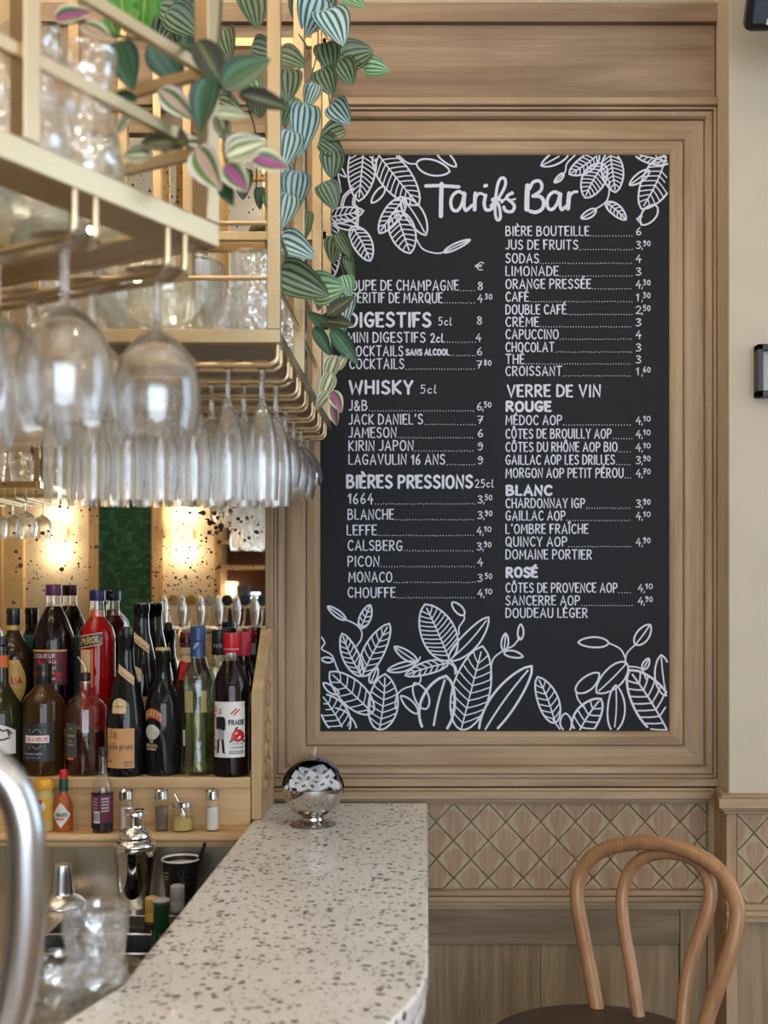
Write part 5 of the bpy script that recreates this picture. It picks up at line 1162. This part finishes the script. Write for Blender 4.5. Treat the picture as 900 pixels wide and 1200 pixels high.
for i in range(9):
    glass(TB, 'tumbler', (x4-.08-.1*i, y4-.09, SHZ+.0025), f'tumbler standing on the mirrored rack, {ORD[i]} from its right end', 'glass', 'tumblers on the rack in the mirror', sc_=1.2)

# near tumblers by the sink
YG = 1.35
gs = 'tumblers stacked on the worktop beside the counter'
def tum(px, Y, z, lab, sc_=1): glass(TB, 'tumbler', ((px-500)*Y/F, Y, z), lab, 'glass', gs, sc_=sc_)
tum(112, 1.345, E-.470+.014, 'clear tumbler on top of the blurred stack nearest the camera', 1.02)
tum(112, 1.345, E-.523, 'clear tumbler second from the top in the nearest stack', 1.02)
tum(112, 1.345, TZ+.0005, 'clear tumbler at the foot of the nearest stack', 1.0)
tum(66, 1.30, E-.500, 'clear tumbler on top of the short stack at the left', 1.0)
tum(66, 1.30, TZ+.0005, 'clear tumbler at the foot of the short left stack', 1.0)
tum(138, 1.52, TZ+.0005, 'clear tumbler standing alone behind the blurred stacks', .95)
fm = MB(); random.seed(5); v = []; nx = 9
for j_ in range(nx):
    for i in range(nx):
        x = -.62+.20*i/8; y = 1.56+.14*j_/8; v.append((x, y, TZ+.004+.022*abs(math.sin(i*1.7+j_*.9))*abs(math.sin(j_*1.1+.4))))
fm.add(v, [(j_*nx+i, j_*nx+i+1, (j_+1)*nx+i+1, (j_+1)*nx+i) for j_ in range(nx-1) for i in range(nx-1)])
tag(fm.obj('plastic_wrap', M['film'], smooth=0), 'crumpled clear plastic wrap lying on the steel worktop behind the tumblers', 'plastic wrap')

# ================================================================== BEER TOWER
bt = thing('beer_tower', 'bent satin steel beer tap tower rising at the left edge of the counter', 'beer tap', (-.33, .90, CZ))
def L(p): return tuple(Vector(p)-Vector((-.33, .90, CZ)))
path = [(-1.02, .86, E-.125), (-.75, .875, E-.125), (-.45, .89, E-.124), (-.375, .895, E-.124), (-.345, .90, E-.131), (-.325, .90, E-.148), (-.3145, .90, E-.175), (-.3125, .90, E-.21), (-.3135, .90, E-.26), (-.320, .90, E-.31), (-.331, .90, E-.36), (-.336, .90, E-.4475)]
pp = cr([L(p) for p in path], 5); MB().tube(pp, .0145, 20).obj('tube', M['steel_tube'], bt, smooth=60)
MB().lathe([(.035, 0.0005), (.035, .006), (.02, .010), (.0155, .02)], 28, (-.006, 0, 0)).obj('base', M['steel_tube'], bt)
MB().tube([L((-1.02, .86, E-.12)), L((-1.02, .86, CZ))], .0145, 16).obj('post', M['steel_tube'], bt)
tapcol = [M['kraft'], M['gold'], M['white'], M['black'], M['navy'], M['green'], M['blue']]
for i in range(6):
    x = -.955+i*.066
    base = L((x, .875, E-.125))
    tp = MB().tube([(base[0], base[1], base[2]), (base[0], base[1]+.05, base[2]+.002), (base[0], base[1]+.062, base[2]-.02), (base[0], base[1]+.062, base[2]-.045)], [.008, .008, .007, .005], 10).obj('faucet', M['chrome'], bt)
    hh = MB().lathe(smoothprof([(.006, 0), (.010, .012), (.0155, .05), (.0165, .072), (.0125, .100), (.004, .118), (0, .119)], 3), 18, (base[0], base[1]+.035, base[2]+.008)).obj('handle', M['steel_tube'], bt)
    bd_ = MB().tube([(base[0]+.014, base[1]-.01, base[2]+.01), (base[0]+.018, base[1]-.03, base[2]+.03), (base[0]+.022, base[1]-.03, base[2]+.085)], .004, 8).obj('badge_arm', M['chrome'], bt)
    MB().lathe([(0, -.004), (.018, -.003), (.021, 0), (.018, .003), (0, .004)], 20).obj('badge', tapcol[i], bt, loc=(base[0]+.022, base[1]-.03, base[2]+.108), rot=(PI/2, 0, 0))
bk = thing('back_bar', 'bar counter with oak edge and teal tiled front, seen low in the mirror', 'counter', (0, 0, 0))
MB().box(-1.75, -.92, .40, .78, CZ+.16, CZ+.19).obj('top', M['bar_wood'], bk, bevel=.003)
MB().box(-1.72, -.94, .42, .765, 0, CZ+.16).obj('core', M['grout'], bk)
tt = MB(); x = -1.72
while x < -.96:
    z = .4
    while z < CZ+.14: tt.box(x+.001, x+.039, .765, .769, z+.001, z+.039); z += .04
    x += .04
tag(tt.obj('teal_tiles', M['teal_tile'], bk, smooth=0), kind='stuff')

# ================================================================== CHAIR
ch = thing('bentwood_chair', 'bentwood cafe chair with double hoop back and dark round seat by the wainscot', 'chair', (.29, 1.953, 0))
CL = Vector((.29, 1.953, 0))
def hoop(pts, r, name, y0=2.20, k=.0011, lean=.0004):
    q = []
    for (px, py) in pts:
        Y = y0-(px-690)*k-(py-990)*lean; q.append(tuple(W(px, py, Y)-CL))
    MB().tube(cr(q, 6), r, 16).obj(name, M['beech'], ch, smooth=70)
hoop([(703, 1205), (699, 1180), (692, 1140), (683, 1095), (677, 1060), (677, 1035), (686, 1013), (705, 997), (735, 989), (770, 988), (800, 995), (832, 1011), (853, 1034), (864, 1065), (860, 1100), (850, 1132), (838, 1165), (828, 1195), (820, 1225)], .0140, 'outer_hoop')
hoop([(750, 1205), (746, 1175), (739, 1130), (731, 1085), (729, 1050), (737, 1022), (753, 1006), (775, 1000), (800, 1002), (821, 1014), (832, 1036), (831, 1062), (821, 1092), (810, 1125), (803, 1160), (799, 1205)], .0120, 'inner_hoop', y0=2.215)
sz_ = E-.752
MB().lathe([(.170, -.035), (.196, -.033), (.200, -.020), (.198, -.006), (.190, .0), (.150, .006), (.08, .008), (0, .008)], 48, (0, 0, sz_-.008)).obj('seat', M['seat'], ch, smooth=60)
MB().lathe([(.186, -.062), (.2015, -.060), (.2035, -.045), (.2015, -.0355), (.186, -.0355)], 48, (0, 0, sz_-.008), close=True).obj('seat_ring', M['beech'], ch)
for (a, r1) in ((45, .165), (135, .165), (225, .165), (315, .165)):
    ca, sa = math.cos(math.radians(a-25)), math.sin(math.radians(a-25))
    MB().tube([(ca*r1, sa*r1, sz_-.05), (ca*(r1+.01), sa*(r1+.01), sz_*.5), (ca*(r1+.04), sa*(r1+.04), 0)], [.016, .014, .011], 14).obj('leg', M['beech'], ch)
MB().lathe([(.148, .0), (.158, .008), (.148, .016), (.140, .008)], 40, (0, 0, .22), close=True).obj('leg_ring', M['beech'], ch)

# ================================================================== PIER OBJECTS
ys = 2.22; so_ = W(872, 37, ys)
sp_ = thing('speaker', 'black wall speaker tilted down, small blue logo, at the top right corner', 'speaker', so_); sp_.rotation_euler = (math.radians(28), 0, math.radians(0))
MB().prism([(0, 0), (.28, 0), (.265, .10), (.02, .10)], 0, .42).obj('cabinet', M['black'], sp_, bevel=.012, fixn=True)
MB().box(.012, .268, -.004, .001, .012, .408).obj('grille', plain('speaker_grille', srgb(34, 40, 54), .5, noise=.3, nscale=600), sp_, bevel=.004)
MB().box(.040, .075, -.0055, -.004, .012, .022).obj('badge', M['white'], sp_)
tb = MB(); ribbons(tb, parse("~.042 .019,.046 .015,.050 .018,.047 .020"), .0022, lambda x, z: (x, -.0062, z)); tb.obj('logo', M['navy'], sp_, smooth=0)
MB().box(.10, .16, .08, .135, .18, .22).obj('bracket', M['black'], sp_)
fs = thing('framed_picture', 'black framed picture mounted on the cream pier at the right edge', 'picture frame', (0, 0, 0))
xf, z0, z1 = PX(888, YP-.03), PZ(464, YP-.03), PZ(403, YP-.03)
MB().box(xf, xf+.012, YP-.03, YP-.001, z0, z1).box(xf, xf+.2, YP-.03, YP-.001, z0, z0+.012).box(xf, xf+.2, YP-.03, YP-.001, z1-.012, z1).box(xf+.188, xf+.2, YP-.03, YP-.001, z0, z1).obj('frame', M['black'], fs, bevel=.001)
MB().box(xf+.012, xf+.188, YP-.012, YP-.004, z0+.012, z1-.012).obj('print', M['lightgrey'], fs)

# ================================================================== PLANTS
def leaf_mesh(name, wfun, mat, cup=.18, curl=.25):
    nu, nv = 8, 12; v = []; uvs = []; f = []
    for j in range(nv+1):
        t = j/nv; hw = max(.004, wfun(t))
        for i in range(nu+1):
            a = i/nu*2-1; x = a*hw; z = cup*abs(a)**1.6*hw-curl*t*t*.5+.02*math.cos(a*16)*(1 if 0 < j < nv else 0)*.25
            v.append((x, t, z)); uvs.append((a, t))
    for j in range(nv):
        for i in range(nu): q = j*(nu+1)+i; f.append((q, q+1, q+nu+2, q+nu+1))
    me = bpy.data.meshes.new(name); me.from_pydata(v, [], f); uv = me.uv_layers.new(name='UVMap')
    for l in me.loops: uv.data[l.index].uv = uvs[l.vertex_index]
    me.materials.append(mat); me.polygons.foreach_set('use_smooth', [True]*len(me.polygons)); return me
ovate = lambda t: .48*(math.sin(PI*t**.56)**.62 if 0 < t < 1 else 0)
lance = lambda t: .21*(math.sin(PI*t**.72)**.8 if 0 < t < 1 else 0)
LM = {k: leaf_mesh('leaf_'+k, ovate, M[k], .35, .28) for k in ('pep_dark', 'pep_sheen', 'pep_light')}
LM['pothos'] = leaf_mesh('leaf_pothos', ovate, M['pothos'])
for k in ('trad_cream', 'trad_pink', 'trad_purple', 'trad_green', 'trad_dark'): LM[k] = leaf_mesh('leaf_'+k, lance, M[k], .5, .22)
def plant(name, label, leaves, stems, stem_r=.0013, seed=1):
    random.seed(seed); l0 = leaves[0]; o = W(stems[0][0][0], stems[0][0][1], stems[0][0][2])
    root = thing(name, label, 'plant', o)
    for (px, py, ang, ln, Y, kind, *rest) in leaves:
        sc = rest[0] if rest else 1.0
        Lm = ln*Y/F; c = W(px, py, Y); a = math.radians(ang)
        d = Vector((math.cos(a), random.uniform(-.25, .15), math.sin(a))).normalized()
        nrm = Vector((random.uniform(-.35, .35), -1, random.uniform(-.1, .5))); nrm = (nrm-d*nrm.dot(d)).normalized()
        x = d.cross(nrm).normalized()
        M4 = Matrix((x, d, nrm)).transposed().to_4x4()
        b = c-d*(Lm/2)
        ob = bpy.data.objects.new('leaf', LM[kind]); COL.objects.link(ob); ob.parent = root
        ob.matrix_local = Matrix.Translation(b-o) @ M4 @ Matrix.Diagonal((Lm*sc, Lm, Lm, 1))
    for st in stems:
        pts = cr([tuple(W(*p)-o) for p in st], 5); MB().tube(pts, stem_r, 6).obj('stem', M['stem'], root)
D_, B_, G_ = 'pep_dark', 'pep_sheen', 'pep_light'
plant('trailing_peperomia', 'watermelon peperomia trailing from the top of the rack across the chalkboard edge', [
    (366, 17, -110, 46, 1.95, B_), (391, 30, -60, 50, 1.93, B_), (385, 66, -80, 34, 2.0, D_), (418, 64, 20, 42, 2.1, D_), (405, 84, -60, 34, 2.08, D_), (441, 80, 5, 32, 2.12, G_), (383, 95, -70, 34, 1.98, D_, .95),
    (365, 112, -110, 34, 1.92, B_, .7), (355, 150, -95, 62, 1.85, B_, .62), (399, 132, -50, 32, 2.2, B_), (389, 156, 200, 32, 2.2, D_), (389, 173, -30, 34, 2.2, D_, .85), (389, 192, -90, 32, 2.2, D_), (386, 229, -60, 34, 2.2, D_),
    (337, 173, -100, 44, 1.80, B_, .8), (341, 70, -20, 38, 1.82, D_), (337, 99, -90, 38, 1.80, D_), (347, 223, -100, 46, 1.84, B_, .8), (334, 246, -100, 42, 1.78, B_, .8), (347, 291, -20, 48, 1.80, B_, .9), (355, 332, -22, 66, 1.78, D_, .72), (384, 338, 5, 40, 1.82, G_, 1.1),
    (338, 130, -120, 36, 1.86, G_), (329, 205, -80, 34, 1.9, B_), (352, 10, -110, 34, 2.05, D_), (383, 4, -80, 32, 2.1, D_), (415, 2, -20, 28, 2.12, G_), (357, 265, -95, 40, 2.05, D_, .5)],
    [[(372, -40, 2.0), (372, 20, 2.0), (372, 60, 1.98), (360, 105, 1.9), (352, 150, 1.88), (345, 200, 1.86), (340, 260, 1.82), (345, 320, 1.8), (370, 335, 1.82)], [(375, 30, 2.0), (395, 60, 2.06), (425, 75, 2.1)], [(372, 60, 2.05), (388, 130, 2.22), (389, 200, 2.22), (388, 260, 2.24)], [(350, 40, 1.9), (362, 65, 1.95), (335, 95, 1.84)]], seed=2)
plant('trailing_peperomia', 'dark peperomia strand hanging in front of the COUPE DE CHAMPAGNE line', [
    (404, 287, -62, 36, 2.3, D_, .55), (411, 313, -80, 32, 2.3, D_, .5), (406, 335, -70, 26, 2.28, G_, .95), (404, 364, -100, 42, 2.3, B_, .6), (392, 292, -100, 34, 2.34, D_, .8), (397, 385, -80, 24, 2.32, G_)],
    [[(388, 255, 2.27), (393, 290, 2.3), (402, 318, 2.3), (410, 350, 2.3), (404, 385, 2.31)], [(396, 300, 2.3), (412, 305, 2.3)]], .0011, seed=4)
plant('inch_plant', 'striped inch plant hanging off the rack corner left of the DIGESTIFS heading', [
    (399, 358, 38, 40, 2.0, 'trad_dark', 1.1), (394, 377, -8, 42, 2.0, 'trad_dark', 1.2), (372, 375, 140, 34, 2.0, 'trad_green', 1.1), (404, 406, -52, 52, 2.0, 'trad_green'), (378, 400, -60, 40, 2.0, 'trad_green'),
    (388, 432, -112, 34, 1.98, 'trad_cream', 1.5), (401, 423, 65, 26, 2.0, 'trad_cream', 1.2), (383, 452, -112, 34, 1.98, 'trad_cream', 1.3), (394, 470, -62, 30, 1.98, 'trad_purple', 1.4), (392, 486, -82, 26, 1.98, 'trad_purple', 1.2), (378, 469, -130, 28, 1.98, 'trad_cream', 1.3), (377, 352, 70, 26, 2.0, 'trad_purple', 1.3)],
    [[(372, 335, 1.95), (384, 362, 2.02), (388, 395, 2.02), (390, 430, 2.0), (384, 460, 2.0), (392, 480, 2.0)], [(388, 395, 2.02), (398, 410, 2.01)]], .0014, seed=6)
plant('hanging_peperomia', 'dark striped peperomia hanging high behind the near rack post', [
    (297, 10, -75, 46, 1.72, D_, .9), (212, 10, -10, 50, 1.9, D_), (215, 27, -30, 46, 1.88, D_), (228, 38, -85, 36, 1.9, D_), (192, 30, -110, 40, 1.92, D_), (266, 50, -80, 40, 1.85, D_, .8), (200, 46, -60, 34, 1.95, D_), (240, 15, -40, 40, 1.95, D_), (295, 105, -60, 38, 1.8, G_, .9), (305, 120, -100, 34, 1.85, D_), (268, 125, -20, 34, 1.95, D_), (180, 8, 200, 34, 1.95, D_),
    (311, 60, -10, 34, 1.85, D_), (285, 215, -95, 36, 1.95, D_, .7), (318, 240, -80, 30, 1.95, G_, .6), (305, 232, -100, 26, 2.0, D_, .6)],
    [[(230, -40, 1.9), (225, 20, 1.9), (262, 60, 1.88), (285, 110, 1.88), (300, 160, 1.95), (300, 230, 1.98)], [(225, 0, 1.9), (200, 30, 1.92)]], .0014, seed=8)
plant('pothos', 'bright green pothos leaves hanging at the top left behind the rod', [
    (143, 8, -80, 34, 1.5, 'pothos'), (167, 20, -100, 42, 1.52, 'pothos'), (150, 22, -120, 30, 1.5, 'pothos'), (178, 4, -60, 30, 1.55, 'pothos'), (132, 32, -70, 26, 1.55, 'pothos'), (38, 28, -90, 24, 1.6, 'pothos')],
    [[(155, -40, 1.52), (155, 0, 1.52), (160, 25, 1.52)], [(150, -5, 1.52), (135, 30, 1.54)]], .0015, seed=9)
plant('inch_plant', 'pink and green inch plant draped over the corner of the near rack', [
    (85, 17, 15, 44, 1.12, 'trad_purple', 1.5), (113, 36, -25, 42, 1.12, 'trad_pink', 1.4), (66, 44, -90, 30, 1.12, 'trad_pink', 1.3), (147, 75, -75, 62, 1.15, 'trad_green', 1.5), (196, 74, -55, 60, 1.2, 'trad_green', 1.7), (207, 122, -40, 54, 1.15, 'trad_pink', 1.3), (248, 76, -60, 66, 1.12, 'trad_dark', 1.3), (240, 120, -105, 66, 1.12, 'trad_green', 1.5),
    (191, 166, 175, 66, 1.13, 'trad_dark', 1.3), (243, 197, -62, 62, 1.1, 'trad_pink', 1.6), (160, 181, 175, 36, 1.14, 'trad_cream', 1.6), (148, 143, -140, 40, 1.16, 'trad_cream', 1.1), (288, 84, 35, 66, 1.1, 'trad_green', 1.9), (311, 118, -12, 64, 1.1, 'trad_dark', .9), (272, 134, -5, 42, 1.1, 'trad_cream', 1.0), (289, 173, 25, 54, 1.1, 'trad_cream', 1.7), (317, 190, -10, 46, 1.1, 'trad_purple', 1.5),
    (277, 208, -50, 42, 1.1, 'trad_purple', 1.7), (266, 225, -70, 34, 1.14, 'trad_green', 1.4), (140, 120, -170, 44, 1.2, 'trad_green', 1.2), (262, 150, -70, 40, 1.16, 'trad_cream', 1.3), (222, 60, -80, 40, 1.2, 'trad_green', 1.3)],
    [[(262, -40, 1.14), (255, 60, 1.13), (250, 110, 1.12), (235, 165, 1.12), (230, 180, 1.12)], [(250, 100, 1.12), (270, 110, 1.11), (262, 170, 1.11), (270, 200, 1.11)], [(250, 60, 1.12), (190, 50, 1.15), (130, 40, 1.14), (100, 25, 1.13), (70, 30, 1.13)], [(235, 165, 1.12), (210, 165, 1.13), (170, 160, 1.14)]], .0018, seed=10)
plant('trailing_peperomia', 'peperomia hanging from the rack across the bar, seen in the mirror', [], [[(560, 400, 3)]] if False else [[(500, 698, 1.0), (500, 690, 1.0)]]) if False else None
# mirrored plant
random.seed(12); rp = thing('trailing_peperomia', 'peperomia spilling from the mirrored rack at the left of the mirror', 'plant', (-1.24, 1.2, E+.70))
for i in range(16):
    ob = bpy.data.objects.new('leaf', LM['pep_dark']); COL.objects.link(ob); ob.parent = rp
    ob.location = (random.uniform(-.04, .05), random.uniform(-.22, .1), -.02-.016*i); s_ = random.uniform(.07, .10); ob.scale = (s_,)*3
    ob.rotation_euler = (random.uniform(-1.9, -1.2), random.uniform(-.5, .5), random.uniform(2.4, 3.8))
MB().tube([(0, -.1, 0), (.01, -.08, -.1), (0, -.02, -.28)], .002, 6).obj('stem', M['stem'], rp)

# lettering and fittings belong to the label, lid or plate they sit on
ON = {'lettering': ('label', 'neck_label', 'cap'), 'small_print': ('label',), 'ornament': ('label',), 'horse_emblem': ('label',), 'label_print': ('label',), 'label_band': ('label',), 'label_oval': ('label',), 'barcode_lines': ('barcode',),
      'head_print': ('label',), 'apron_print': ('label',), 'emblem': ('cap',), 'logo': ('badge',), 'bulb': ('shade',), 'holes': ('lid',), 'cap_ring': ('cap',), 'printed_pattern': ('wall',), 'light_dot': ('panel',)}
byp = {}
for o in list(bpy.data.objects):
    if o.parent: byp.setdefault(o.parent.name, []).append(o)
st_name = lambda o: o.name.split('.')[0]
for pn_, ch_ in byp.items():
    if bpy.data.objects[pn_].parent or pn_.startswith('menu_board'): continue
    for o in ch_:
        for t in ON.get(st_name(o), ()):
            host = next((h for h in ch_ if st_name(h) == t and h.matrix_basis == Matrix.Identity(4)), None)
            if host: o.parent = host; break
